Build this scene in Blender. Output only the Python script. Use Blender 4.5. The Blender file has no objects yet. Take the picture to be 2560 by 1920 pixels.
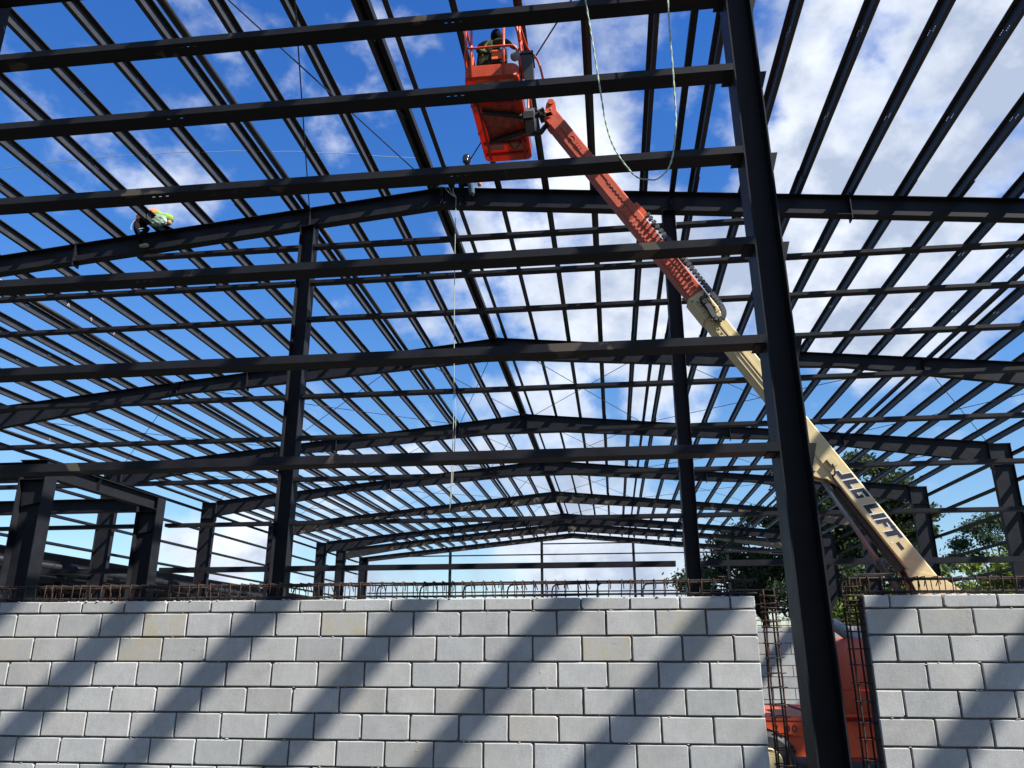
import bpy, math, random
import numpy as np
from mathutils import Vector, Matrix
random.seed(7)
S = bpy.context.scene
COL = S.collection
ZC = 1.62                      # eye height; every z below is relative to the eye and lifted by ZC at build time

# ------------------------------------------------------------------ camera
FPX = 2008.6
PITCH, YAW, ROLL = math.radians(18.15), math.radians(6.92), math.radians(-0.078)
FW = Vector((-math.sin(YAW)*math.cos(PITCH), math.cos(YAW)*math.cos(PITCH), math.sin(PITCH)))
RT0 = Vector((math.cos(YAW), math.sin(YAW), 0)); UP0 = RT0.cross(FW)
RT = RT0*math.cos(ROLL)+UP0*math.sin(ROLL); UP = UP0*math.cos(ROLL)-RT0*math.sin(ROLL)
cam = bpy.data.cameras.new("camera"); camo = bpy.data.objects.new("camera", cam); COL.objects.link(camo)
cam.sensor_width = 36; cam.lens = 36*FPX/2560; cam.clip_start = 0.05; cam.clip_end = 3000
M = Matrix((RT, UP, -FW)).transposed().to_4x4(); M.translation = (0, 0, ZC); camo.matrix_world = M
S.camera = camo
def pdir(x, y):                 # photo pixel (2560 wide) -> world direction, used for where clouds stand in the sky
    return (FW+RT*((x-1280)/FPX)-UP*((y-960)/FPX)).normalized()
def visible(pts, m=60):
    for p in pts:
        v = Vector(p); d = v.dot(FW)
        if d < .3: continue
        x = 1280+FPX*v.dot(RT)/d; y = 960-FPX*v.dot(UP)/d
        if -m < x < 2560+m and -m < y < 1920+m: return True
    return False
def seg(a, b, n=24):
    a, b = Vector(a), Vector(b); return [a.lerp(b, i/n) for i in range(n+1)]

# ------------------------------------------------------------------ light
SUN = Vector((.90, -.42, 1.0)).normalized()          # towards the sun
elev = math.asin(SUN.z)
sl = bpy.data.lights.new("sun", 'SUN'); sl.energy = 5.0; sl.angle = math.radians(.53); sl.color = (1, .955, .88)
so = bpy.data.objects.new("sun", sl); COL.objects.link(so)
so.rotation_euler = (-SUN).to_track_quat('-Z', 'Y').to_euler()
S.view_settings.view_transform = 'Standard'; S.view_settings.look = 'None'
S.view_settings.exposure = 1.05; S.view_settings.gamma = 1; S.view_settings.use_curve_mapping = False
S.cycles.max_bounces = 6; S.cycles.diffuse_bounces = 3

W = bpy.data.worlds.new("World"); S.world = W; W.use_nodes = True
nt = W.node_tree; nt.nodes.clear()
def N(t, **k):
    n = nt.nodes.new(t)
    for a, b in k.items(): setattr(n, a, b)
    return n
L = lambda a, b: nt.links.new(a, b)
def mth(op, a, b=None, c=None, clamp=False):
    n = N('ShaderNodeMath', operation=op, use_clamp=clamp)
    for i, v in enumerate((a, b, c)):
        if v is None: continue
        if isinstance(v, (int, float)): n.inputs[i].default_value = v
        else: L(v, n.inputs[i])
    return n.outputs[0]
out = N('ShaderNodeOutputWorld'); bg = N('ShaderNodeBackground'); L(bg.outputs[0], out.inputs[0])
sky = N('ShaderNodeTexSky', sky_type='NISHITA'); sky.sun_disc = False
sky.sun_elevation = elev; sky.sun_rotation = math.atan2(SUN.x, SUN.y)
sky.air_density = 1.0; sky.dust_density = .5; sky.ozone_density = 2.2; sky.altitude = 300
tc = N('ShaderNodeTexCoord')
mp = N('ShaderNodeMapping'); mp.inputs['Scale'].default_value = (1, 1, 1.35); L(tc.outputs['Generated'], mp.inputs['Vector'])
def noise(scale, detail, rough, dist=0., off=(0, 0, 0)):
    m2 = N('ShaderNodeVectorMath', operation='ADD'); L(mp.outputs[0], m2.inputs[0]); m2.inputs[1].default_value = off
    n = N('ShaderNodeTexNoise'); n.inputs['Scale'].default_value = scale; n.inputs['Detail'].default_value = detail
    n.inputs['Roughness'].default_value = rough; n.inputs['Distortion'].default_value = dist
    L(m2.outputs[0], n.inputs['Vector']); return n.outputs['Fac']
n1 = noise(5.2, 12, .57, .15, (3.1, .7, 1.3)); n2 = noise(19, 6, .55, .1, (9, 2, 4)); n3 = noise(3.2, 3, .5, 0, (1, 5, 2))
# where the clouds stand: (photo x, photo y, radius in pixels, amount)
CL = [(380, 160, 190, .30), (450, 390, 170, .55), (960, 150, 150, .34), (830, 230, 150, .22), (1480, 170, 250, .50), (1600, 60, 160, .30),
      (2190, 210, 320, .78), (2450, 330, 310, .80), (2500, 40, 260, .74), (1990, 470, 180, .74), (2250, 700, 280, .86), (1800, 250, 130, .45), (1950, 640, 150, .5), (1950, 760, 180, .6),
      (1450, 640, 310, .90), (1240, 600, 150, .6), (1650, 720, 240, .90), (1150, 790, 120, .55), (1330, 1060, 190, .55), (1130, 1090, 130, .45),
      (1680, 1010, 130, .60), (1490, 1190, 90, .50), (1270, 980, 70, .2), (1500, 1330, 260, .55), (1250, 1420, 420, .55), (1500, 1480, 350, .4),
      (540, 1360, 110, .70), (640, 1330, 90, .60), (750, 1450, 220, .55), (440, 1460, 150, .35), (2450, 1350, 180, .40), (2000, 1120, 120, .3), (2420, 1180, 120, .35), (2480, 600, 90, .3)]
acc = None
BACK = [(Vector((.1, -.8, .75)), 1000, .75), (Vector((-.75, -.5, .6)), 800, .7), (Vector((.7, -.2, 1.1)), 700, .6), (Vector((-.8, .2, .45)), 500, .5)]  # added clouds behind the camera, out of view, to make the shade less blue
for (x, y, r, a) in CL+[(b_, None, r_, a_) for b_, r_, a_ in BACK]:
    d = pdir(x, y) if y is not None else x.normalized(); ca = math.cos(r*1.25/FPX)
    dp = N('ShaderNodeVectorMath', operation='DOT_PRODUCT'); L(tc.outputs['Generated'], dp.inputs[0]); dp.inputs[1].default_value = d
    m = N('ShaderNodeMapRange', interpolation_type='SMOOTHERSTEP'); L(dp.outputs['Value'], m.inputs['Value'])
    m.inputs['From Min'].default_value = ca; m.inputs['From Max'].default_value = 1.0; m.inputs['To Max'].default_value = a
    acc = m.outputs[0] if acc is None else mth('MAXIMUM', acc, mth('ADD', mth('MULTIPLY', acc, .55), mth('MULTIPLY', m.outputs[0], .9)))
fb = mth('ADD', mth('MULTIPLY', mth('SUBTRACT', n1, .5), 2.5), mth('MULTIPLY', mth('SUBTRACT', n2, .5), .85))
dens = mth('ADD', mth('SUBTRACT', acc, .40), fb)
dens = mth('ADD', dens, mth('MULTIPLY', mth('SUBTRACT', n3, .5), .35))
msk = N('ShaderNodeMapRange', interpolation_type='SMOOTHSTEP'); L(dens, msk.inputs['Value'])
msk.inputs['From Min'].default_value = -.22; msk.inputs['From Max'].default_value = .48; msk.inputs['To Max'].default_value = .96
# cloud body: white rims, greyer thick cores
cr = N('ShaderNodeValToRGB'); n4 = noise(6.5, 8, .55, .15, (3.16, .78, 1.12)); n5 = noise(3.6, 4, .5, .1, (7, 3, 8))
cf_ = mth('ADD', mth('ADD', mth('MULTIPLY', mth('SUBTRACT', n4, .5), 1.9), mth('MULTIPLY', mth('SUBTRACT', n2, .5), .9)), mth('ADD', mth('MULTIPLY', mth('SUBTRACT', n5, .5), 1.6), mth('MULTIPLY', dens, .35)))
L(mth('ADD', cf_, .32), cr.inputs['Fac'])
cr.color_ramp.elements[0].position = .12; cr.color_ramp.elements[0].color = (6.2, 6.5, 6.9, 1)
cr.color_ramp.elements[1].position = .72; cr.color_ramp.elements[1].color = (3.0, 3.5, 4.5, 1)
skc = N('ShaderNodeMix', data_type='RGBA', blend_type='MULTIPLY'); skc.inputs['Factor'].default_value = 1
L(sky.outputs[0], skc.inputs['A'])
sxyz = N('ShaderNodeSeparateXYZ'); L(tc.outputs['Generated'], sxyz.inputs[0])
hz = N('ShaderNodeValToRGB'); L(sxyz.outputs['Z'], hz.inputs['Fac'])       # clearer, deeper air higher up
e = hz.color_ramp.elements; e[0].position = .02; e[0].color = (.80, .83, .84, 1); e[1].position = .72; e[1].color = (.25, .68, 1.32, 1)
e2 = e.new(.22); e2.color = (.62, .85, 1.0, 1); e3 = e.new(.42); e3.color = (.37, .77, 1.22, 1)
L(hz.outputs[0], skc.inputs['B'])
mx = N('ShaderNodeMix', data_type='RGBA'); L(msk.outputs[0], mx.inputs['Factor']); L(skc.outputs['Result'], mx.inputs['A']); L(cr.outputs[0], mx.inputs['B'])
L(mx.outputs['Result'], bg.inputs['Color']); bg.inputs['Strength'].default_value = .083

# ------------------------------------------------------------------ materials
def mat(name, col, rough=.5, spec=.4, metal=0., var=.25, vs=6., bump=0., bs=40., spots=None, col2=None, spot_scale=3., spot_lo=.62):
    m = bpy.data.materials.new(name); m.use_nodes = True; t = m.node_tree; b = t.nodes['Principled BSDF']
    b.inputs['Roughness'].default_value = rough; b.inputs['Metallic'].default_value = metal; b.inputs['Specular IOR Level'].default_value = spec
    co = t.nodes.new('ShaderNodeTexCoord'); oi = t.nodes.new('ShaderNodeObjectInfo')
    ad = t.nodes.new('ShaderNodeVectorMath'); ad.operation = 'ADD'; t.links.new(co.outputs['Object'], ad.inputs[0])
    sc = t.nodes.new('ShaderNodeVectorMath'); sc.operation = 'SCALE'; t.links.new(oi.outputs['Random'], sc.inputs['Scale']); sc.inputs[0].default_value = (37, 19, 53)
    t.links.new(sc.outputs[0], ad.inputs[1])
    n = t.nodes.new('ShaderNodeTexNoise'); n.inputs['Scale'].default_value = vs; n.inputs['Detail'].default_value = 6; n.inputs['Roughness'].default_value = .65
    t.links.new(ad.outputs[0], n.inputs['Vector'])
    r = t.nodes.new('ShaderNodeValToRGB'); t.links.new(n.outputs['Fac'], r.inputs['Fac'])
    c2 = col2 or tuple(c*(1-var) for c in col)
    r.color_ramp.elements[0].position = .3; r.color_ramp.elements[0].color = (*c2, 1)
    r.color_ramp.elements[1].position = .7; r.color_ramp.elements[1].color = (*[c*(1+var*.6) for c in col], 1)
    base = r.outputs['Color']
    if spots:
        n5 = t.nodes.new('ShaderNodeTexNoise'); n5.inputs['Scale'].default_value = spot_scale; n5.inputs['Detail'].default_value = 5; n5.inputs['Distortion'].default_value = .6
        t.links.new(ad.outputs[0], n5.inputs['Vector'])
        r5 = t.nodes.new('ShaderNodeValToRGB'); t.links.new(n5.outputs['Fac'], r5.inputs['Fac'])
        r5.color_ramp.elements[0].position = spot_lo; r5.color_ramp.elements[1].position = spot_lo+.03
        mxx = t.nodes.new('ShaderNodeMix'); mxx.data_type = 'RGBA'; t.links.new(r5.outputs['Color'], mxx.inputs['Factor'])
        t.links.new(base, mxx.inputs['A']); mxx.inputs['B'].default_value = (*spots, 1); base = mxx.outputs['Result']
    t.links.new(base, b.inputs['Base Color'])
    rr = t.nodes.new('ShaderNodeMapRange'); t.links.new(n.outputs['Fac'], rr.inputs['Value'])
    rr.inputs['To Min'].default_value = max(.05, rough-.12); rr.inputs['To Max'].default_value = min(1, rough+.12); t.links.new(rr.outputs[0], b.inputs['Roughness'])
    if bump:
        nb = t.nodes.new('ShaderNodeTexNoise'); nb.inputs['Scale'].default_value = bs; nb.inputs['Detail'].default_value = 8; nb.inputs['Roughness'].default_value = .7
        t.links.new(ad.outputs[0], nb.inputs['Vector'])
        bp = t.nodes.new('ShaderNodeBump'); bp.inputs['Strength'].default_value = bump; bp.inputs['Distance'].default_value = .01
        t.links.new(nb.outputs['Fac'], bp.inputs['Height']); t.links.new(bp.outputs[0], b.inputs['Normal'])
    return m
STEEL = mat('steel_paint', (.0145, .0155, .0195), .5, .14, var=.3, vs=3, spots=(.055, .05, .045), spot_scale=1.4, spot_lo=.74)
GIRT = mat('girt_paint', (.0135, .0142, .0175), .5, .15, var=.35, vs=2.5, spots=(.075, .064, .052), spot_scale=2.1, spot_lo=.65)
PURL = mat('purlin_paint', (.040, .040, .043), .5, .3, var=.25, vs=4)
OLDST = mat('weathered_rafter_paint', (.026, .0245, .0235), .55, .15, var=.35, vs=3, spots=(.11, .09, .07), spot_scale=1.8, spot_lo=.60)
PIPE = mat('pipe_steel', (.024, .024, .023), .42, .4, var=.3, vs=5)
ROD = mat('rod_steel', (.02, .02, .024), .4, .5)
REBAR = mat('rusty_rebar', (.060, .031, .021), .8, .25, var=.5, vs=18, bump=.5, bs=120)
REBARD = mat('dark_rebar', (.030, .024, .021), .75, .3, var=.5, vs=18, bump=.5, bs=120)
RED = mat('lift_red_paint', (.62, .088, .028), .38, .5, var=.25, vs=5, bump=.05)
FLYR = mat('weathered_red_paint', (.44, .085, .044), .5, .35, var=.3, vs=4, bump=.05, spots=(.30, .11, .07), spot_scale=7, spot_lo=.66)
REDF = mat('faded_red_paint', (.50, .10, .055), .5, .4, var=.22, vs=3, col2=(.46, .085, .045))
REDD = mat('deep_red_paint', (.40, .028, .02), .5, .4, var=.3, vs=6)
CREAM = mat('cream_paint', (.60, .48, .255), .45, .45, var=.12, vs=3, spots=(.30, .22, .11), spot_scale=6, spot_lo=.76)
BLK = mat('black_rubber', (.018, .018, .02), .6, .35)
DGRY = mat('dark_grey_metal', (.06, .062, .066), .45, .5, var=.3)
GRY = mat('grey_metal', (.20, .205, .22), .45, .5, var=.25)
CHROME = mat('chrome_rod', (.22, .225, .235), .35, .6, var=.1)
INK = mat('lettering_black', (.02, .022, .03), .5, .4, var=.3, vs=30)
WHITE = mat('lettering_white', (.75, .75, .74), .5, .4, var=.1)
ROPEG = mat('green_white_rope', (.36, .45, .34), .85, .2, var=.4, vs=60)
ROPEW = mat('pale_rope', (.36, .40, .33), .85, .2, var=.25, vs=40)
DIRT = mat('ground_dirt', (.072, .068, .060), .95, .2, var=.35, vs=.8, bump=.6, bs=8)
BARK = mat('bark', (.07, .055, .04), .9, .2, var=.4, vs=4, bump=.6, bs=12)
def leafmat(name, col):
    m = mat(name, col, .6, .3, var=.45, vs=.35); b = m.node_tree.nodes['Principled BSDF']
    b.inputs['Subsurface Weight'].default_value = 0
    t = m.node_tree; o = t.nodes['Material Output']; tr = t.nodes.new('ShaderNodeBsdfTranslucent'); tr.inputs['Color'].default_value = (col[0]*1.6, col[1]*1.5, col[2], 1)
    ms = t.nodes.new('ShaderNodeMixShader'); ms.inputs[0].default_value = .3
    t.links.new(b.outputs[0], ms.inputs[1]); t.links.new(tr.outputs[0], ms.inputs[2]); t.links.new(ms.outputs[0], o.inputs['Surface']); return m
LEAF = leafmat('leaf_dark_green', (.034, .058, .022)); LEAF2 = leafmat('leaf_mid_green', (.036, .060, .020)); LEAF3 = leafmat('leaf_bright_green', (.13, .18, .035)); LEAF4 = leafmat('leaf_blue_green', (.045, .08, .05))

def block_material():
    m = bpy.data.materials.new('concrete_block'); m.use_nodes = True; t = m.node_tree; b = t.nodes['Principled BSDF']; NN = t.nodes.new; LK = t.links.new
    b.inputs['Roughness'].default_value = .92; b.inputs['Specular IOR Level'].default_value = .2
    co = NN('ShaderNodeTexCoord'); at = NN('ShaderNodeAttribute'); at.attribute_name = 'tone'
    def noi(s, d, r):
        n = NN('ShaderNodeTexNoise'); n.inputs['Scale'].default_value = s; n.inputs['Detail'].default_value = d; n.inputs['Roughness'].default_value = r; LK(co.outputs['Object'], n.inputs['Vector']); return n
    a = noi(5, 6, .7); f = noi(160, 4, .8); sp = noi(26, 5, .7)
    r = NN('ShaderNodeValToRGB'); LK(a.outputs['Fac'], r.inputs['Fac'])
    r.color_ramp.elements[0].position = .3; r.color_ramp.elements[0].color = (.350, .350, .346, 1); r.color_ramp.elements[1].position = .72; r.color_ramp.elements[1].color = (.458, .455, .448, 1)
    mu = NN('ShaderNodeMix'); mu.data_type = 'RGBA'; mu.blend_type = 'MULTIPLY'; mu.inputs['Factor'].default_value = 1
    LK(r.outputs[0], mu.inputs['A'])
    sep = NN('ShaderNodeSeparateColor'); LK(at.outputs['Color'], sep.inputs[0])
    cmb = NN('ShaderNodeCombineColor'); [LK(sep.outputs[0], cmb.inputs[i]) for i in range(3)]
    hu = NN('ShaderNodeMix'); hu.data_type = 'RGBA'; LK(sep.outputs[2], hu.inputs['Factor']); hu.inputs['A'].default_value = (1.03, 1.0, .95, 1); hu.inputs['B'].default_value = (.95, 1.0, 1.02, 1)
    hm = NN('ShaderNodeMix'); hm.data_type = 'RGBA'; hm.blend_type = 'MULTIPLY'; hm.inputs['Factor'].default_value = 1; LK(cmb.outputs[0], hm.inputs['A']); LK(hu.outputs['Result'], hm.inputs['B']); LK(hm.outputs['Result'], mu.inputs['B'])
    fr = NN('ShaderNodeMapRange'); LK(f.outputs['Fac'], fr.inputs['Value']); fr.inputs['From Min'].default_value = .25; fr.inputs['From Max'].default_value = .75; fr.inputs['To Min'].default_value = .66; fr.inputs['To Max'].default_value = 1.24
    m2 = NN('ShaderNodeMix'); m2.data_type = 'RGBA'; m2.blend_type = 'MULTIPLY'; m2.inputs['Factor'].default_value = 1
    LK(mu.outputs['Result'], m2.inputs['A']); LK(fr.outputs[0], m2.inputs['B'])
    # broad damp and dust patches across several blocks, and fine brushed streaks
    big = noi(1.1, 5, .6); br = NN('ShaderNodeMapRange'); LK(big.outputs['Fac'], br.inputs['Value']); br.inputs['From Min'].default_value = .3; br.inputs['From Max'].default_value = .7; br.inputs['To Min'].default_value = .86; br.inputs['To Max'].default_value = 1.06
    mpp = NN('ShaderNodeMapping'); mpp.inputs['Scale'].default_value = (70, 70, 9); LK(co.outputs['Object'], mpp.inputs['Vector'])
    stn_ = NN('ShaderNodeTexNoise'); stn_.inputs['Scale'].default_value = 1; stn_.inputs['Detail'].default_value = 4; LK(mpp.outputs[0], stn_.inputs['Vector'])
    s2 = NN('ShaderNodeMapRange'); LK(stn_.outputs['Fac'], s2.inputs['Value']); s2.inputs['From Min'].default_value = .3; s2.inputs['From Max'].default_value = .7; s2.inputs['To Min'].default_value = .95; s2.inputs['To Max'].default_value = 1.04
    mm_ = NN('ShaderNodeMath'); mm_.operation = 'MULTIPLY'; LK(br.outputs[0], mm_.inputs[0]); LK(s2.outputs[0], mm_.inputs[1])
    m22 = NN('ShaderNodeMix'); m22.data_type = 'RGBA'; m22.blend_type = 'MULTIPLY'; m22.inputs['Factor'].default_value = 1; LK(m2.outputs['Result'], m22.inputs['A']); LK(mm_.outputs[0], m22.inputs['B']); m2 = m22
    # yellowish cement stain on some blocks, in patches with a shape of their own
    st = NN('ShaderNodeMath'); st.operation = 'MULTIPLY'; LK(sep.outputs[1], st.inputs[0])
    sr = NN('ShaderNodeMapRange'); LK(a.outputs['Fac'], sr.inputs['Value']); sr.inputs['From Min'].default_value = .4; sr.inputs['From Max'].default_value = .65; LK(sr.outputs[0], st.inputs[1])
    m3 = NN('ShaderNodeMix'); m3.data_type = 'RGBA'; LK(st.outputs[0], m3.inputs['Factor']); LK(m2.outputs['Result'], m3.inputs['A']); m3.inputs['B'].default_value = (.34, .285, .17, 1)
    # small dark pits
    pr = NN('ShaderNodeValToRGB'); LK(sp.outputs['Fac'], pr.inputs['Fac']); pr.color_ramp.elements[0].position = .24; pr.color_ramp.elements[0].color = (.35, .35, .35, 1); pr.color_ramp.elements[1].position = .31
    m4 = NN('ShaderNodeMix'); m4.data_type = 'RGBA'; m4.blend_type = 'MULTIPLY'; m4.inputs['Factor'].default_value = 1
    LK(m3.outputs['Result'], m4.inputs['A']); LK(pr.outputs[0], m4.inputs['B']); LK(m4.outputs['Result'], b.inputs['Base Color'])
    hh = NN('ShaderNodeMath'); hh.operation = 'MULTIPLY_ADD'; LK(f.outputs['Fac'], hh.inputs[0]); hh.inputs[1].default_value = .55; LK(sp.outputs['Fac'], hh.inputs[2])
    bp = NN('ShaderNodeBump'); bp.inputs['Strength'].default_value = .30; bp.inputs['Distance'].default_value = .004; LK(hh.outputs[0], bp.inputs['Height']); LK(bp.outputs[0], b.inputs['Normal'])
    return m
BLOCK = block_material()
MORTARL = mat('dry_mortar', (.36, .355, .34), .95, .15, var=.35, vs=20)
MORTAR = mat('mortar', (.12, .118, .115), .95, .15, var=.35, vs=12, bump=.5, bs=90)

# ------------------------------------------------------------------ mesh helpers
ORG = {}
class MB:
    def __init__(s): s.v = []; s.f = []; s.tone = []
    def hexa(s, p):                                   # 8 corners: 4 bottom ccw, 4 top ccw
        n = len(s.v); s.v += [tuple(q) for q in p]
        s.f += [(n, n+3, n+2, n+1), (n+4, n+5, n+6, n+7), (n, n+1, n+5, n+4), (n+1, n+2, n+6, n+5), (n+2, n+3, n+7, n+6), (n+3, n, n+4, n+7)]; return s
    def box(s, x0, x1, y0, y1, z0, z1):
        return s.hexa([(x0, y0, z0), (x1, y0, z0), (x1, y1, z0), (x0, y1, z0), (x0, y0, z1), (x1, y0, z1), (x1, y1, z1), (x0, y1, z1)])
    def obox(s, c, ax, ay, az):                       # centre and three half-axes
        c, ax, ay, az = map(Vector, (c, ax, ay, az))
        return s.hexa([c-ax-ay-az, c+ax-ay-az, c+ax+ay-az, c-ax+ay-az, c-ax-ay+az, c+ax-ay+az, c+ax+ay+az, c-ax+ay+az])
    def prism(s, poly, d):                            # planar polygon (list of 3d points) pushed along d
        n = len(s.v); k = len(poly); d = Vector(d)
        s.v += [tuple(p) for p in poly]+[tuple(Vector(p)+d) for p in poly]
        s.f += [tuple(range(n+k-1, n-1, -1)), tuple(range(n+k, n+2*k))]+[(n+i, n+(i+1) % k, n+k+(i+1) % k, n+k+i) for i in range(k)]; return s
    def tube(s, pts, r, k=8, closed=False):
        pts = [Vector(p) for p in pts]; n0 = len(s.v); m = len(pts); up = None
        for i, p in enumerate(pts):
            if closed: t = (pts[(i+1) % m]-pts[i-1]).normalized()
            else: t = (pts[min(i+1, m-1)]-pts[max(i-1, 0)]).normalized()
            if up is None:
                a = Vector((0, 0, 1)) if abs(t.z) < .9 else Vector((1, 0, 0)); up = (a-t*a.dot(t)).normalized()
            else:
                up = (up-t*up.dot(t)).normalized()
            sd = t.cross(up); rr = r[i] if isinstance(r, (list, tuple)) else r
            s.v += [tuple(p+(up*math.cos(2*math.pi*j/k)+sd*math.sin(2*math.pi*j/k))*rr) for j in range(k)]
        for i in range(m if closed else m-1):
            a, b = n0+i*k, n0+((i+1) % m)*k
            s.f += [(a+j, a+(j+1) % k, b+(j+1) % k, b+j) for j in range(k)]
        if not closed: s.f += [tuple(n0+j for j in range(k-1, -1, -1)), tuple(n0+(m-1)*k+j for j in range(k))]
        return s
    def lathe(s, c, axis, prof, k=24):                # prof: (distance along axis, radius)
        axis = Vector(axis).normalized(); c = Vector(c)
        return s.tube([c+axis*p[0] for p in prof], [max(p[1], 1e-4) for p in prof], k)
    def ell(s, c, r, nu=14, nv=9):
        n0 = len(s.v)
        for i in range(nv+1):
            th = math.pi*i/nv
            for j in range(nu):
                ph = 2*math.pi*j/nu; s.v.append((c[0]+r[0]*math.sin(th)*math.cos(ph), c[1]+r[1]*math.sin(th)*math.sin(ph), c[2]+r[2]*math.cos(th)))
        for i in range(nv):
            for j in range(nu): s.f.append((n0+i*nu+j, n0+(i+1)*nu+j, n0+(i+1)*nu+(j+1) % nu, n0+i*nu+(j+1) % nu))
        return s
    def mesh(s, name, m, org=(0, 0, 0), smooth=False):
        me = bpy.data.meshes.new(name); o = Vector(org)
        me.from_pydata([tuple(Vector(v)-o) for v in s.v], [], s.f); me.materials.append(m)
        if smooth: me.polygons.foreach_set('use_smooth', [True]*len(me.polygons))
        me.update(); return me
def obj(name, mb, m, parent=None, org=None, smooth=False, me=None):
    if parent is not None: o0 = ORG[parent.name]
    else:
        if org is None:
            a = np.array(mb.v); org = (a[:, 0].mean(), a[:, 1].mean(), a[:, 2].min())
        o0 = Vector(org)
    if me is None: me = mb.mesh(name, m, o0, smooth)
    ob = bpy.data.objects.new(name, me); COL.objects.link(ob); ORG[ob.name] = o0
    if parent is not None: ob.parent = parent
    else: ob.location = o0+Vector((0, 0, ZC))
    return ob
def tag(o, label, cat, group=None, kind=None):
    if label: o['label'] = label
    if cat: o['category'] = cat
    if group: o['group'] = group
    if kind: o['kind'] = kind
    return o
def thing(name, label, cat, org, group=None):
    o = bpy.data.objects.new(name, None); o.empty_display_size = .2; COL.objects.link(o); o.location = Vector(org)+Vector((0, 0, ZC)); ORG[o.name] = Vector(org)
    return tag(o, label, cat, group)
ORDN = ['zeroth', 'first', 'second', 'third', 'fourth', 'fifth', 'sixth', 'seventh', 'eighth', 'ninth', 'tenth', 'eleventh', 'twelfth', 'thirteenth', 'fourteenth', 'fifteenth', 'sixteenth', 'seventeenth', 'eighteenth', 'nineteenth', 'twentieth']

# ------------------------------------------------------------------ ground
g = obj('ground', MB().box(-400, 400, -60, 900, -1.92, -1.62), DIRT, org=(0, 0, -1.62)); tag(g, None, None, kind='structure')

hb = MB(); nx, ny = 40, 6; rh = random.Random(2)  # unseen slope added behind the camera to hold back low sky light
for j in range(ny+1):
    for i in range(nx+1):
        x = -170+i*5.2; f = j/ny; h_ = 33*math.sin(f*math.pi*.5)*(.8+.2*math.sin(i*.7)+rh.uniform(-.06, .06))*min(1, i/3, (nx-i)/3)
        hb.v.append((x, -24-38*f-rh.uniform(0, 1), -1.9+h_))
for j in range(ny):
    for i in range(nx): a = j*(nx+1)+i; hb.f.append((a, a+nx+1, a+nx+2, a+1))
tag(obj('sky_blocker_slope', hb, mat('sky_blocker_green', (.045, .06, .028), .95, .1, var=.5, vs=.5), org=(0, -40, -1.9), smooth=True), None, None, kind='structure')

# ------------------------------------------------------------------ building geometry
YF = [6.85, 17.0, 27.22, 37.45, 47.7, 57.95, 68.2, 73.46, 80.58]
XR, ZR, SL = -3.80, 10.80, .0975
XL, XRT = -25.45, 17.93
rz = lambda x: ZR-SL*abs(x-XR)
LX = [-4.08-1.168*i for i in range(12)]+[-18.05, -18.75, -19.93, -21.1, -22.3, -23.5, -24.6]
RX = [-3.58+1.168*i for i in range(18)]+[17.25]

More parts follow.
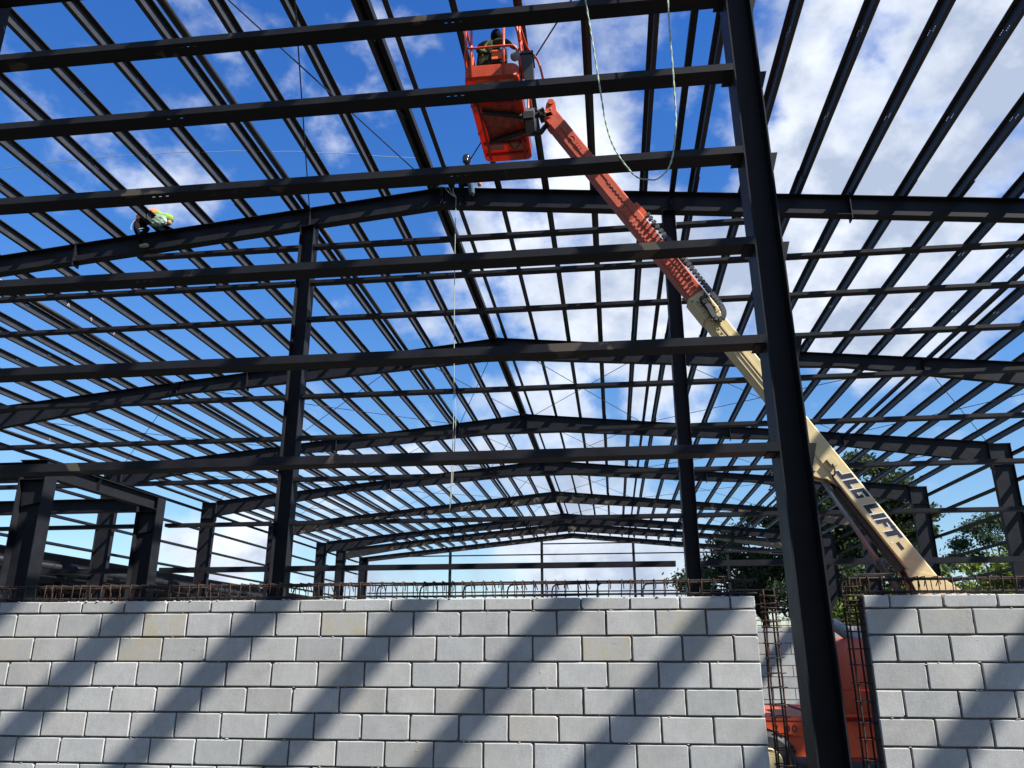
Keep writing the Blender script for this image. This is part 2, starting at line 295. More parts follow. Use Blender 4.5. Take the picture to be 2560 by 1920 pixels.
# rafters -----------------------------------------------------------
def depth(fr, dx):
    if fr in (0, 1): return .50
    if fr == 8: return .50
    P = [(0, .80), (9.5, .58), (12., .46), (20.7, .95), (24, .95)]
    for (a, da), (b, db) in zip(P, P[1:]):
        if dx <= b: return da+(db-da)*(dx-a)/(b-a)
    return .95
def rafter(fr, side):
    y0 = YF[fr]; fw = .25; yc = y0+fw/2; xe = (XL+.9 if side < 0 else XRT-.9)
    if fr in (0, 1, 8): xe = XL+.3 if side < 0 else XRT-.3
    D = abs(xe-XR); st = [0]+[d for d in (9.5, 12.) if fr not in (0, 1, 8)]+[D]
    if not visible([(XR+side*D*i/30, y0, rz(XR+side*D*i/30)) for i in range(31)]) and fr: return
    nm = ORDN[fr]
    lab = ('near' if fr == 0 else nm)
    sd = 'left' if side < 0 else 'right'
    t = thing('roof_rafter', f"black steel roof rafter, {sd} half of the {lab} frame" + (' above the near girts' if fr == 0 else ' behind the near girts' if fr < 8 else ', above the far end wall'), 'rafter', (XR, yc, rz(XR)-.5), 'sloping roof rafters')
    mm = OLDST if fr in (5, 7, 8) else STEEL
    x = lambda d: XR+side*d
    web = MB(); tf = MB(); bf = MB(); th = .014
    for a, b in zip(st, st[1:]):
        xa, xb = x(a), x(b); za, zb = rz(xa), rz(xb); da, db = depth(fr, a), depth(fr, b)
        web.hexa([(xa, yc-.005, za-da+th), (xb, yc-.005, zb-db+th), (xb, yc+.005, zb-db+th), (xa, yc+.005, za-da+th), (xa, yc-.005, za-th), (xb, yc-.005, zb-th), (xb, yc+.005, zb-th), (xa, yc+.005, za-th)])
        tf.hexa([(xa, y0, za-th), (xb, y0, zb-th), (xb, y0+fw, zb-th), (xa, y0+fw, za-th), (xa, y0, za), (xb, y0, zb), (xb, y0+fw, zb), (xa, y0+fw, za)])
        bf.hexa([(xa, y0, za-da), (xb, y0, zb-db), (xb, y0+fw, zb-db), (xa, y0+fw, za-da), (xa, y0, za-da+th), (xb, y0, zb-db+th), (xb, y0+fw, zb-db+th), (xa, y0+fw, za-da+th)])
    obj('web', web, mm, t); obj('top_flange', tf, STEEL, t); obj('bottom_flange', bf, STEEL, t)
    # bolted splice plates
    for d in ([.02] if side < 0 else [.02])+([9.55] if fr not in (0,) else []):
        dd = depth(fr, d); xx = x(d); up_ = .07 if d > 1 else .02
        o = MB().box(xx-.012, xx+.012, y0-.004, y0+fw+.004, rz(xx)-dd-.10*(d > 1), rz(xx)+up_)
        if d > 1: o.prism([(xx+.012, yc-.03, rz(xx)-dd+.02), (xx+.15, yc-.03, rz(xx)-dd+.02), (xx+.012, yc-.03, rz(xx)-dd+.2)], (0, -.01, 0))
        if fr in (1, 2) and d > 1:
            for zz in (.06, .16, dd-.16, dd-.06):
                for sy in (.05, .20):
                    for sx in (-1, 1): o.tube([(xx+sx*.012, y0+sy, rz(xx)-zz), (xx+sx*.03, y0+sy, rz(xx)-zz)], .016, 6)
        obj('splice_plate', o, STEEL, t)
    # web stiffeners at the pipe struts
    for px in (-16.1, -7.15, 1.72, 10.8):
        d = (px-XR)*side
        if 1 < d < D-.5 and fr not in (0,):
            dd = depth(fr, d); obj('stiffener', MB().box(px-.006, px+.006, y0+.004, yc-.006, rz(px)-dd+.016, rz(px)-.016), STEEL, t)
    if 1 <= fr <= 5:
        for px in (LX if side < 0 else RX):
            if abs(px-XR) > D-.2 or not visible([(px, y0, rz(px))]): continue
            obj('purlin_cleat', MB().prism([(px+side*.010, yc-.15, rz(px)+.002), (px+side*.010, yc+.15, rz(px)+.002), (px+side*.010, yc+.06, rz(px)+.17), (px+side*.010, yc-.06, rz(px)+.17)], (side*.008, 0, 0)), STEEL, t)
for fr in range(9):
    for sd in (-1, 1): rafter(fr, sd)

# purlins -------------------------------------------------------------
def purlin_mesh(length, s, holes):                     # cold-formed Z; top flange points up-slope, bottom flange down-slope
    b = MB(); T = .0035; h = .22
    bands = [0.0]
    if not holes: b.box(-T/2, T/2, 0, length, T, h-T)
    else:
        cuts = sorted(set([0, length]+[y+o for y in holes for k in range(3) for o in (k*.052, k*.052+.024)]+[y-.20+o for y in holes for k in range(3) for o in (k*.052, k*.052+.024)]))
        hs = [(y+k*.052, y+k*.052+.024, .135, .155) for y in holes for k in range(3)]+[(y-.20+k*.052, y-.20+k*.052+.024, .05, .07) for y in holes for k in range(3)]
        zz = [T, .05, .07, .135, .155, h-T]
        for a, c in zip(cuts, cuts[1:]):
            hit = [q for q in hs if q[0] <= (a+c)/2 <= q[1]]
            if not hit: b.box(-T/2, T/2, a, c, T, h-T); continue
            for z0, z1 in zip(zz, zz[1:]):
                if any(q[2] <= (z0+z1)/2 <= q[3] for q in hit): continue
                b.box(-T/2, T/2, a, c, z0, z1)
    x0, x1 = sorted((s*T/2, -s*.086)); b.box(x0, x1, 0, length, h-T, h); e = -s*.086
    b.box(min(e, e+s*T), max(e, e+s*T), 0, length, h-.022, h-T)
    x0, x1 = sorted((-s*T/2, s*.086)); b.box(x0, x1, 0, length, 0, T); e = s*.086
    b.box(min(e, e-s*T), max(e, e-s*T), 0, length, T, .022)
    return b
PURLIN_COUNT = 0
for bay in range(8):
    ya, yb = YF[bay]-.62, YF[bay+1]+.25+.62
    if bay == 0: ya = -2.5
    for s, XS in ((-1, LX), (1, RX)):
        holes = [11.95-ya, 14.3-ya] if bay == 0 else ([ya*0+3.6, 7.2] if bay == 1 else None)
        proto = purlin_mesh(yb-ya, s, holes)
        me = proto.mesh('roof_purlin', PURL)
        src = None
        for k, px in enumerate(XS):
            pts = seg((px, max(ya, 2), rz(px)), (px, yb, rz(px)), 40)
            if not visible(pts, 30) and not (bay == 0 and -13 < px < 17): continue
            if bay >= 6 and (k % 1 == 0) and not (-20 < px < 10): continue
            org = Vector((px+.004*(bay % 2), ya, rz(px)+.002+.005*(bay % 2)))
            sdn = 'left' if s < 0 else 'right'
            nth = 'ridge purlin' if k == 0 else f"{ORDN[k]} purlin"
            lab = f"black steel {nth} on the {sdn} roof slope, {ORDN[bay+1]} bay from the camera"
            if src is None:
                ob = obj('roof_purlin', None, PURL, org=org, me=me); src = ob
            else:
                ob = src.copy(); COL.objects.link(ob); ob.location = org+Vector((0, 0, ZC))
            ob.location.x += random.uniform(-.012, .012); ob.rotation_euler = (random.uniform(-.0004, .0004), random.uniform(-.02, .02), random.uniform(-.0012, .0012))
            tag(ob, lab, 'purlin', 'roof purlins running away from the camera'); PURLIN_COUNT += 1
# chalk marks left on a few purlin webs
CHALK = mat('white_chalk', (.55, .55, .52), .9, .1, var=.4, vs=60)
STROKES = {'E': [((0, 0), (0, 1)), ((0, 1), (.6, 1)), ((0, .5), (.5, .5)), ((0, 0), (.6, 0))], 'A': [((0, 0), (.35, 1)), ((.35, 1), (.7, 0)), ((.15, .4), (.55, .4))],
           '4': [((.5, 0), (.5, 1)), ((.5, 1), (0, .4)), ((0, .4), (.7, .4))], '7': [((0, 1), (.6, 1)), ((.6, 1), (.2, 0))], 'L': [((0, 1), (0, 0)), ((0, 0), (.55, 0))]}
for ch_, k_, bay_, yy_ in (('E', 9, 'second', 20.1), ('A', 10, 'second', 20.2), ('4', 10, 'second', 21.3), ('7', 10, 'second', 22.5), ('L', 18, 'third', 32.0)):
    for ob in list(COL.objects):
        if ob.get('label') == f"black steel {ORDN[k_]} purlin on the left roof slope, {bay_} bay from the camera":
            b = MB(); y0_ = yy_-ob.location.y; sz = .13
            for (p, q) in STROKES[ch_]: b.tube([(.0035, y0_+p[0]*sz, .015+p[1]*sz), (.0035, y0_+q[0]*sz, .015+q[1]*sz)], .008, 5)
            c = bpy.data.objects.new('chalk_mark', b.mesh('chalk_mark', CHALK)); COL.objects.link(c); c.parent = ob
print('purlins', PURLIN_COUNT)

# struts between the frames, on the column lines --------------------------
for bay in range(8):
    for nm, px, dz, r in (('outer left', -16.2, -.12, .075), ('inner left', -7.15, -.12, .075), ('inner right', 1.74, -.12, .06), ('outer right', 10.85, -.14, .06), ('left eave', -25.0, -.10, .085)):
        y0, y1 = YF[bay]+(.26 if bay else -3), YF[bay+1]
        z = rz(px)+dz
        if not visible(seg((px, y0, z), (px, y1, z))): continue
        b = MB()
        if 'right' in nm: b.box(px-r, px+r, y0, y1, z-.05, z+.05); m = STEEL
        else: b.tube([(px, y0+.1, z), (px, y1-.1, z)], r, 14); b.box(px-.01, px+.01, y0, y0+.12, z-.1, z+.1).box(px-.01, px+.01, y1-.12, y1, z-.1, z+.1); m = PIPE
        o = obj('roof_strut', b, m, org=(px, y0, z), smooth=False)
        if 'left' in nm:
            for p in o.data.polygons: p.use_smooth = len(p.vertices) == 4
        tag(o, f"{'round pipe' if 'left' in nm else 'flat tube'} strut along the {nm} line of the roof, {ORDN[bay+1]} bay", 'strut', 'roof struts between frames')

# ridge beam -------------------------------------------------------------
for bay in range(8):
    y0, y1 = YF[bay]+(.02 if bay else -6), YF[bay+1]-.02
    o = obj('ridge_beam', MB().box(-3.985, -3.885, y0, y1, rz(-3.9)+.03, rz(-3.9)+.19), STEEL, org=(-3.9, y0, rz(-3.9)))
    tag(o, f"dark square beam along the very ridge of the roof, {ORDN[bay+1]} bay", 'beam', 'ridge beams')

# crossed bracing rods ---------------------------------------------------
PAN = [('outer left', -24.6, -16.2), ('middle left', -16.2, -7.15), ('left ridge', -7.15, -3.9), ('right ridge', -3.6, 1.72), ('middle right', 1.72, 10.85), ('outer right', 10.85, 17.0)]
for bay in (0, 2, 3, 4, 5):
    for nm, xa, xb in PAN:
        if bay == 0 and 'ridge' not in nm: continue
        for d in (0, 1):
            if bay == 0 and nm == 'right ridge' and d == 0: continue
            p, q = (xa, xb) if d == 0 else (xb, xa)
            A_ = Vector((p, YF[bay]+.25, rz(p)-.10)); B_ = Vector((q, YF[bay+1], rz(q)-.10-.03*d))
            if not visible(seg(A_, B_)): continue
            o = obj('bracing_rod', MB().tube([A_, B_], .014, 6), ROD, org=A_)
            tag(o, f"thin roof bracing rod, {nm} panel of the {ORDN[bay+1]} bay, {'right' if d == 0 else 'left'} end farther away", 'rod', 'diagonal bracing rods under the roof')

# columns ---------------------------------------------------------------
def icol_web_x(name, label, group, x0, x1, y0, y1, ztop, mm=STEEL, cleats=(), lean=0.):
    def sh(b): b.v = [(x-lean*max(0, z+.86), y, z) for x, y, z in b.v]; return b
    """I column whose web lies across the picture; flanges point along the depth"""
    t = thing(name, label, 'column', ((x0+x1)/2, (y0+y1)/2, -1.62), group); th = .013; zb = -1.60
    yc = (y0+y1)/2
    obj('web', sh(MB().box(x0+th, x1-th, yc-.006, yc+.006, -.86, ztop).box(x0+th, x1-th, yc-.006, yc+.006, zb, -.86)) if lean else MB().box(x0+th, x1-th, yc-.006, yc+.006, zb, ztop), mm, t)
    obj('flange', sh(MB().box(x0, x0+th, y0, y1, -.86 if lean else zb, ztop)), mm, t)
    obj('flange', sh(MB().box(x1-th, x1, y0, y1, -.86 if lean else zb, ztop)), mm, t)
    if lean: obj('lower_flange', MB().box(x0, x0+th, y0, y1, zb, -.86), mm, t); obj('lower_flange', MB().box(x1-th, x1, y0, y1, zb, -.86), mm, t)
    obj('base_plate', MB().box(x0-.08, x1+.08, y0-.05, y1+.05, -1.62, zb), mm, t)
    return t
nearG = [7.47, 6.502, 5.548, 4.585, 3.607, 2.634, 1.6525]
LEAN = .0115; lx = lambda z: LEAN*max(0, z+.86)
c0 = icol_web_x('steel_column', 'big black steel column in the foreground, standing in the gap between block walls', 'upright steel columns', 1.475, 1.725, 6.85, 7.22, 9.7, lean=LEAN)
for zt in nearG[1:]:
    c = MB().box(1.725, 1.80, 7.0, 7.008, zt-.23, zt+.02) if False else MB().prism([(1.725-lx(zt), 7.05, zt+.03), (1.835-lx(zt), 7.05, zt+.03), (1.78-lx(zt), 7.05, zt-.17), (1.726-lx(zt), 7.05, zt-.17)], (0, .008, 0))
    obj('girt_cleat', c, STEEL, c0)
    obj('girt_seat', MB().box(1.38-lx(zt), 1.474-lx(zt), 6.87, 7.10, zt-.088, zt-.080), STEEL, c0)
icol_web_x('steel_column', 'black steel column at the top left corner, carrying the near girts', 'upright steel columns', -7.37, -7.12, 6.85, 7.2, 9.9)
icol_web_x('steel_column', 'tall black column left of centre under the first rafter', 'upright steel columns', -7.36, -7.0, 17.0, 17.32, 10.0)
icol_web_x('steel_column', 'tall black column right of centre, behind the lift boom', 'upright steel columns', 1.50, 1.80, 17.0, 17.3, 9.85)

def eave_col(fr, side):
    xo = XL if side < 0 else XRT; xi = xo-side*.92; xib = xo-side*.80; y0 = YF[fr]; y1 = y0+.25; yc = y0+.125; zt = rz(xo)-.02
    if not visible([(xi, y0, z) for z in np.linspace(-1, zt, 9)]+[(xo, y0, z) for z in np.linspace(-1, zt, 9)]): return
    t = thing('eave_column', f"black eave column of the {ORDN[fr]} frame, {'left' if side<0 else 'right'} side of the building", 'column', (xo, yc, -1.62), 'side columns under the eaves')
    zb = -1.62; th = .014*side
    obj('web', MB().prism([(xi+th, yc-.005, zt-.02), (xo-th, yc-.005, zt-.02), (xo-th, yc-.005, zb), (xib+th, yc-.005, zb)], (0, .01, 0)), STEEL, t)
    a, b = sorted((xo-th, xo)); obj('outer_flange', MB().box(a, b, y0, y1, zb, zt), STEEL, t)
    obj('inner_flange', MB().hexa([(xib, y0, zb), (xib+th, y0, zb), (xib+th, y1, zb), (xib, y1, zb), (xi, y0, zt), (xi+th, y0, zt), (xi+th, y1, zt), (xi, y1, zt)]), STEEL, t)
    obj('cap_plate', MB().box(min(xi, xo)-.03, max(xi, xo)+.03, y0-.01, y1+.01, zt, zt+.014), STEEL, t)
    obj('end_plate', MB().box(xi-.02 if side > 0 else xi+.002, xi-.002 if side > 0 else xi+.02, y0-.005, y1+.005, zt-1.12, zt+.10), STEEL, t)
    obj('stiffener', MB().box(min(xi+2*th, xo-2*th), max(xi+2*th, xo-2*th), y0+.003, yc-.006, zt-.97, zt-.957), STEEL, t)
for fr in range(2, 9):
    for sd in (-1, 1): eave_col(fr, sd)

# girts -----------------------------------------------------------------
def cgirt(b, x0, x1, y, zt, fl=.075, wd=.20, slots=()):          # C girt across: web flat underneath, flanges up
    T = .004
    b.box(x0, x1, y, y+T, zt-fl+T, zt); 
    if slots:
        cut = sorted([x0, x1]+[q+k*.075+o for q in slots for k in range(3) for o in (0, .034)])
        for a_, c_ in zip(cut, cut[1:]):
            mid = (a_+c_)/2; hole = any(q+k*.075 < mid < q+k*.075+.034 for q in slots for k in range(3))
            if hole: b.box(a_, c_, y, y+.056, zt-fl, zt-fl+T); b.box(a_, c_, y+.068, y+wd, zt-fl, zt-fl+T)
            else: b.box(a_, c_, y, y+wd, zt-fl, zt-fl+T)
    else: b.box(x0, x1, y, y+wd, zt-fl, zt-fl+T)
    b.box(x0, x1, y+wd-T, y+wd, zt-fl+T, zt)
    b.box(x0, x1, y+T, y+.02, zt-T, zt); return b
LEV = ['topmost', 'second from the top', 'third from the top', 'fourth from the top', 'fifth from the top', 'sixth from the top', 'lowest']
for i, zt in enumerate(nearG):
    o = obj('wall_girt', cgirt(MB(), -7.115, 1.472-lx(zt), 6.85, zt, .078, .205, slots=(-4.56-.03*i, -1.62+.05*i)), GIRT, org=(-2.6, 6.85, zt-.08))
    tag(o, f"thick near wall girt running to the foreground column, {LEV[i]} of seven", 'girt', 'thick near girts of the front row')
F1L = [9.438, 8.464, 7.506, 6.536, 5.566, 4.575, 3.618, 2.647, 1.678]
L9 = ['highest', 'second highest', 'third highest', 'fourth highest', 'fifth highest', 'fourth lowest', 'third lowest', 'second lowest', 'lowest']
for i, zt in enumerate(F1L):
    fl = .075 if i < 8 else .105
    spans = [('left', -11.6 if i == 0 else -15.8, -7.365), ('middle', -6.995, 1.495), ('right', 1.805, 4.1 if i == 0 else 10.2)]
    if i >= 7: spans = [('far left', -15.8, -10.6), ('left', -9.9, -7.40), ('middle', -6.995, 1.30 if i == 8 else 1.495), ('right', 1.805, 10.2)]
    for nm, xa, xb in spans:
        o = obj('wall_girt', cgirt(MB(), xa, xb, 17.0, zt, fl, .2), STEEL, org=((xa+xb)/2, 17.0, zt-.08))
        tag(o, f"thin black girt of the second row, {L9[i]} level, {nm} span", 'girt', 'thin girts of the second row')
SLV = [8.28, 7.1, 5.87, 4.62, 3.4, 2.15]
def sgirt(side, bay, zt, fl=.11):
    x = XL if side < 0 else XRT; y0, y1 = YF[bay]+.02, YF[bay+1]+.02
    if not visible(seg((x, y0, zt), (x, y1, zt))): return None
    T = .005; xo = x+side*.22; b = MB(); a, c = sorted((x, xo))
    b.box(a, c, y0, y1, zt-fl, zt-fl+T); b.box(min(x, x+side*T), max(x, x+side*T), y0, y1, zt-fl+T, zt); b.box(min(xo, xo-side*T), max(xo, xo-side*T), y0, y1, zt-fl+T, zt)
    return obj('side_girt', b, STEEL, org=(x, y0, zt-fl))
for side in (-1, 1):
    for bay in range(1, 8):
        for i, zt in enumerate(SLV):
            o = sgirt(side, bay, zt)
            if o: tag(o, f"{'left' if side<0 else 'right'} side wall girt, {ORDN[i+1]} level below the eave, {ORDN[bay+1]} bay", 'girt', 'side wall girts')
# far end wall
for nm, xc in (('left', -16.06), ('centre', -6.84), ('right', 2.16), ('far right', 11.1)):
    t = thing('end_wall_column', f"slim black column of the far end wall, {nm} one", 'column', (xc, 80.7, -1.62), 'far end wall columns')
    zt = rz(xc)-.5
    obj('front_flange', MB().box(xc-.125, xc+.125, 80.58, 80.60, -1.62, zt), STEEL, t); obj('web', MB().box(xc-.006, xc+.006, 80.60, 80.81, -1.62, zt), STEEL, t); obj('back_flange', MB().box(xc-.125, xc+.125, 80.81, 80.83, -1.62, zt), STEEL, t)
for nm, xa, xb, zt in (('top short', -6.71, 2.03, 9.82), ('long upper', -20.2, 16.5, 8.78), ('long lower', -24.4, 16.8, 5.22), ('bottom', -24.4, 16.8, 3.9)):
    o = obj('end_wall_girt', cgirt(MB(), xa, xb, 80.50, zt, .12, .07), STEEL, org=((xa+xb)/2, 80.5, zt-.1)); tag(o, f"{nm} girt across the far end wall", 'girt', 'far end wall girts')

# mezzanine frame on the left ---------------------------------------------
for nm, y0, x0, x1 in (('nearer', 13.0, -10.46, -9.95), ('farther', 16.66, -10.42, -9.93)):
    t = icol_web_x('mezzanine_column', f"short wide black column of the low left frame, {nm} of two", 'low left frame columns', x0, x1, y0, y0+.32, 3.2)
    obj('cap_plate', MB().box(x0-.02, x1+.02, y0-.02, y0+.34, 3.2, 3.215), STEEL, t)
    obj('stiffener', MB().box(x0+.014, x1-.014, y0+.01, y0+.153, 2.86, 2.872), STEEL, t)
    obj('haunch_plate', MB().prism([(x0+.015, y0+.10, 2.85), (x1-.015, y0+.10, 2.85), (x1-.10, y0+.10, 2.46), (x0+.06, y0+.10, 2.40)], (0, .008, 0)), STEEL, t)
def ibeam_x(name, lab, xa, xb, y0, zt, dp, fw=.2, g=None):
    t = thing(name, lab, 'beam', ((xa+xb)/2, y0, zt-dp), g); th = .014
    obj('web', MB().box(xa, xb, y0+fw/2-.005, y0+fw/2+.005, zt-dp+th, zt-th), STEEL, t); obj('top_flange', MB().box(xa, xb, y0, y0+fw, zt-th, zt), STEEL, t); obj('bottom_flange', MB().box(xa, xb, y0, y0+fw, zt-dp, zt-dp+th), STEEL, t)
ibeam_x('mezzanine_beam', 'heavy black cross beam left of the nearer short column', -18.6, -10.47, 13.05, 3.19, .34)
ibeam_x('mezzanine_beam', 'heavy black cross beam between the two short left columns, farther one', -18.6, -10.43, 16.72, 3.19, .30)
t = thing('mezzanine_beam', 'sloping-looking black beam joining the two short left columns', 'beam', (-10.0, 14.9, 2.9))
obj('web', MB().box(-10.02, -10.01, 13.33, 16.655, 2.914, 3.176), STEEL, t); obj('top_flange', MB().box(-10.10, -9.93, 13.33, 16.655, 3.176, 3.19), STEEL, t); obj('bottom_flange', MB().box(-10.10, -9.93, 13.33, 16.655, 2.90, 2.914), STEEL, t)
obj('stiffener', MB().box(-10.008, -9.935, 14.55, 14.56, 2.915, 3.175), STEEL, t)

# low annex on the left ----------------------------------------------------
t = thing('annex_roof', 'low dark annex roof with pipe and columns beyond the left side', 'annex', (-30, 50, -1.62))
obj('eave_beam', MB().box(-28.2, -28.0, 28, 84, 4.0, 4.55), STEEL, t)
obj('gutter_pipe', MB().tube([(-27.8, 28, 3.85), (-27.8, 84, 3.85)], .2, 12), STEEL, t, smooth=True)
obj('roof_sheet', MB().hexa([(-28, 28, 3.55), (-44, 28, 2.6), (-44, 84, 2.6), (-28, 84, 3.55), (-28, 28, 3.6), (-44, 28, 2.65), (-44, 84, 2.65), (-28, 84, 3.6)]), mat('dark_sheet', (.04, .04, .042), .5, .4, var=.3, vs=1.5), t)
for k in range(5): obj('lower_beam', MB().box(-28.0-2.6*k-.08, -28.0-2.6*k+.08, 28, 84, 3.2-.15*k, 3.45-.15*k), STEEL, t)
for y in range(30, 84, 9): obj('column', MB().box(-28.3, -27.95, y, y+.25, -1.62, 4.0), STEEL, t)

# ------------------------------------------------------------------ block walls
def block_wall(label, xl, xr, yw, ztop, half_at, lim=(None, None), depth_=.19, coarse=False):
    """xl..xr; half_at: x of a vertical edge where odd rows carry a half block; real blocks with chamfered faces and raked joints"""
    t = thing('block_wall', label, 'wall', ((xl+xr)/2, yw+.1, -1.62), 'grey concrete block walls')
    b = MB(); tone = []
    z1 = ztop; row = 0
    rows = [(ztop-.1, ztop)]
    while rows[-1][0] > -1.61: rows.append((rows[-1][0]-.2, rows[-1][0]))
    j = .0135; cf = .0075
    for ri, (za, zb) in enumerate(rows):
        za = max(za, -1.62)
        off = 0 if ri % 2 == 1 else .2
        k0 = math.floor((xl-half_at-off)/.4)-1
        x = half_at+off+.4*k0
        while x < xr:
            a, c = max(x, xl), min(x+.4, xr); x += .4
            if c-a < .05: continue
            jl = random.uniform(-.0025, .0025); y = yw+random.uniform(-.002, .003); tl = random.uniform(-.002, .002)
            x0, x1, y0, y1 = a+j/2, c-j/2+jl*.3, za+j/2+jl*.4, (zb-j/2 if ri else zb)
            r = random.random(); tn = .86+.20*r; stn = 0.; hue = random.uniform(.2, .7)
            if ri in (1, 2) and random.random() < .26: stn = random.uniform(.25, .8)
            elif random.random() < .08: stn = random.uniform(.1, .35)
            n = len(b.v); yb = yw+depth_
            rag = lambda: random.uniform(-.0026, .0026)
            if coarse:
                b.box(x0, x1, y, yb, y0, y1); tone += [(tn, stn, hue)]*6; continue
            # outer ring (at joint depth), inner ring (face) with chipped corners
            cs = [random.choice([0, 0, 0, 0, 0, .006, .013]) for _ in range(4)]
            def ring(ins, yy, rg):
                q = []
                for ci, (cx, cz, dx, dz) in enumerate(((x0, y0, 1, 1), (x1, y0, -1, 1), (x1, y1, -1, -1), (x0, y1, 1, -1))):
                    c_ = cs[ci]+.0022
                    p1 = (cx+dx*ins, yy, cz+dz*(ins+c_)); p2 = (cx+dx*(ins+c_), yy, cz+dz*ins)
                    pr_ = [p1, p2] if ci in (0, 2) else [p2, p1]
                    q += [(p[0]+(rag() if rg else 0), p[1], p[2]+(rag() if rg else 0)) for p in pr_]
                mid = []
                for i in range(8):                    # ragged midpoints along the long edges
                    mid.append(q[i]); nx = q[(i+1) % 8]
                    if i % 2 == 1:
                        m_ = 3
                        for s_ in range(1, m_+1):
                            f_ = s_/(m_+1); mid.append((q[i][0]+(nx[0]-q[i][0])*f_+(rag()*.8 if rg else 0), q[i][1], q[i][2]+(nx[2]-q[i][2])*f_+(rag()*.8 if rg else 0)))
                return mid
            A_ = ring(0, yw+.03, True); B_ = ring(0, y+cf, True); C_ = ring(cf*.75, y, False); Kn = len(A_)
            C_ = [(p[0], p[1]+tl*(p[0]-(x0+x1)/2)/(x1-x0)*2, p[2]) for p in C_]
            b.v += A_+B_+C_
            for i in range(Kn):
                i2 = (i+1) % Kn
                b.f += [(n+i, n+i2, n+Kn+i2, n+Kn+i), (n+Kn+i, n+Kn+i2, n+2*Kn+i2, n+2*Kn+i)]
            b.f.append(tuple(n+2*Kn+i for i in range(Kn))); tone += [(tn, stn, hue)]*(2*Kn+1)
            e0 = xl+j/2+.001; b.box(x0, x1, yw+.0301, yb, y0, y1); tone += [(tn, stn, hue)]*6
    o = obj('blockwork', b, BLOCK, t)
    at = o.data.attributes.new('tone', 'FLOAT_COLOR', 'FACE')
    at.data.foreach_set('color', np.array([(p, s_, h_, 1) for p, s_, h_ in tone], np.float32).ravel())
    mo = MB()
    mo.box(xl+.004, xr-.012, yw+(.019 if not coarse else .012), yw+depth_-.012, -1.62, ztop-.012)
    obj('mortar_joint', mo, MORTAR, t)
    if not coarse:
        cr_ = MB()
        for k in range(int((xr-xl)*34)):
            x = random.uniform(xl+.02, xr-.02); w_ = random.uniform(.004, .012)
            if random.random() < .25: cr_.ell((x, yw+random.uniform(.0, .03), ztop+.001), (w_*1.4, w_, w_*.7), 6, 4); continue
            z = ztop-.1-.2*random.randint(0, 9)+random.uniform(-.004, .002)
            if random.random() < .4: x = xl+round((x-xl)/.2)*.2+random.uniform(-.006, .006); z += random.uniform(-.09, .02)
            cr_.ell((x, yw+.006, z), (w_*random.uniform(.6, 1.8), .008, w_*.45), 6, 4)
        obj('mortar_crumbs', cr_, MORTARL, t)
    return t
ZT = .388
block_wall('long grey block wall in the foreground, left of the big column', -7.6, 1.134, 6.85, ZT, 1.134)
block_wall('grey block wall at the right edge, right of the big column', 1.96, 6.8, 6.85, ZT, 1.96)
block_wall('grey block wall farther back, glimpsed through the column gap', 1.9, 9.0, 16.5, .37, 1.9, coarse=True)

# ------------------------------------------------------------------ reinforcement cages
def hcage(label, xa, xb, y0, z0, step, hooks, ends, seedn=1):
    rnd = random.Random(seedn)
    t = thing('rebar_cage', label, 'rebar cage', ((xa+xb)/2, y0+.08, z0), 'steel bar cages on the walls')
    w, h = .13, .105; r = .0075
    for (yy, zz, m) in ((y0, z0, REBARD), (y0+w, z0+.004, REBARD), (y0, z0+h, REBARD), (y0+w, z0+h-.004, REBAR)):
        pts = []; x = xa
        while x <= xb: pts.append((x, yy+rnd.uniform(-.003, .003), zz+rnd.uniform(-.004, .004))); x += .5
        pts.append((xb, yy, zz)); obj('longitudinal_bar', MB().tube(pts, r, 7), m, t, smooth=True)
    x = xa+.03
    while x < xb-.02:
        xx = x+rnd.uniform(-.012, .012); tl = rnd.uniform(-.012, .012); rs = .0042
        q = [(xx, y0-.012, z0-.012), (xx, y0+w+.012, z0-.012), (xx+tl, y0+w+.012, z0+h+.012), (xx+tl, y0-.012, z0+h+.012)]
        b = MB().tube([q[3], q[0], q[1], q[2], q[3], (xx+tl+.012, y0+.02, z0+h-.015), (xx+tl+rnd.uniform(0, .03), y0+.05, z0+h-.06)], rs, 5)
        if rnd.random() < .5: b.tube([(xx+tl, y0-.014, z0+h+.016), (xx+tl+rnd.uniform(-.02, .02), y0-.03, z0+h-rnd.uniform(.02, .06))], rs*.9, 5)
        obj('stirrup', b, REBAR if rnd.random() < .6 else REBARD, t, smooth=True); x += step*rnd.uniform(.88, 1.12)
    for hx in hooks:
        m = REBAR if rnd.random() < .7 else REBARD; ln = rnd.uniform(.25, .45); hh = h-.012-rnd.uniform(0, .012); yy = y0+.02
        pts = [(hx, yy, -.02+z0-.03), (hx+.004, yy, z0+hh-.05), (hx+.012, yy, z0+hh-.018), (hx+.035, yy, z0+hh), (hx+.10, yy, z0+hh+.004), (hx+ln, yy, z0+hh+.01)]
        obj('hooked_bar', MB().tube(pts, .0068, 7), m, t, smooth=True)
    return t
cg = hcage('rusty steel bar cage lying along the top of the long left wall', -7.5, 1.16, 6.90, ZT+.028, .092, [-6.9+.376*k for k in range(21)], None, 3)
cg2 = hcage('steel bar cage along the top of the right block wall', 1.84, 6.7, 6.90, ZT+.028, .088, [2.0, 2.35, 2.95, 3.6, 4.2], None, 5)
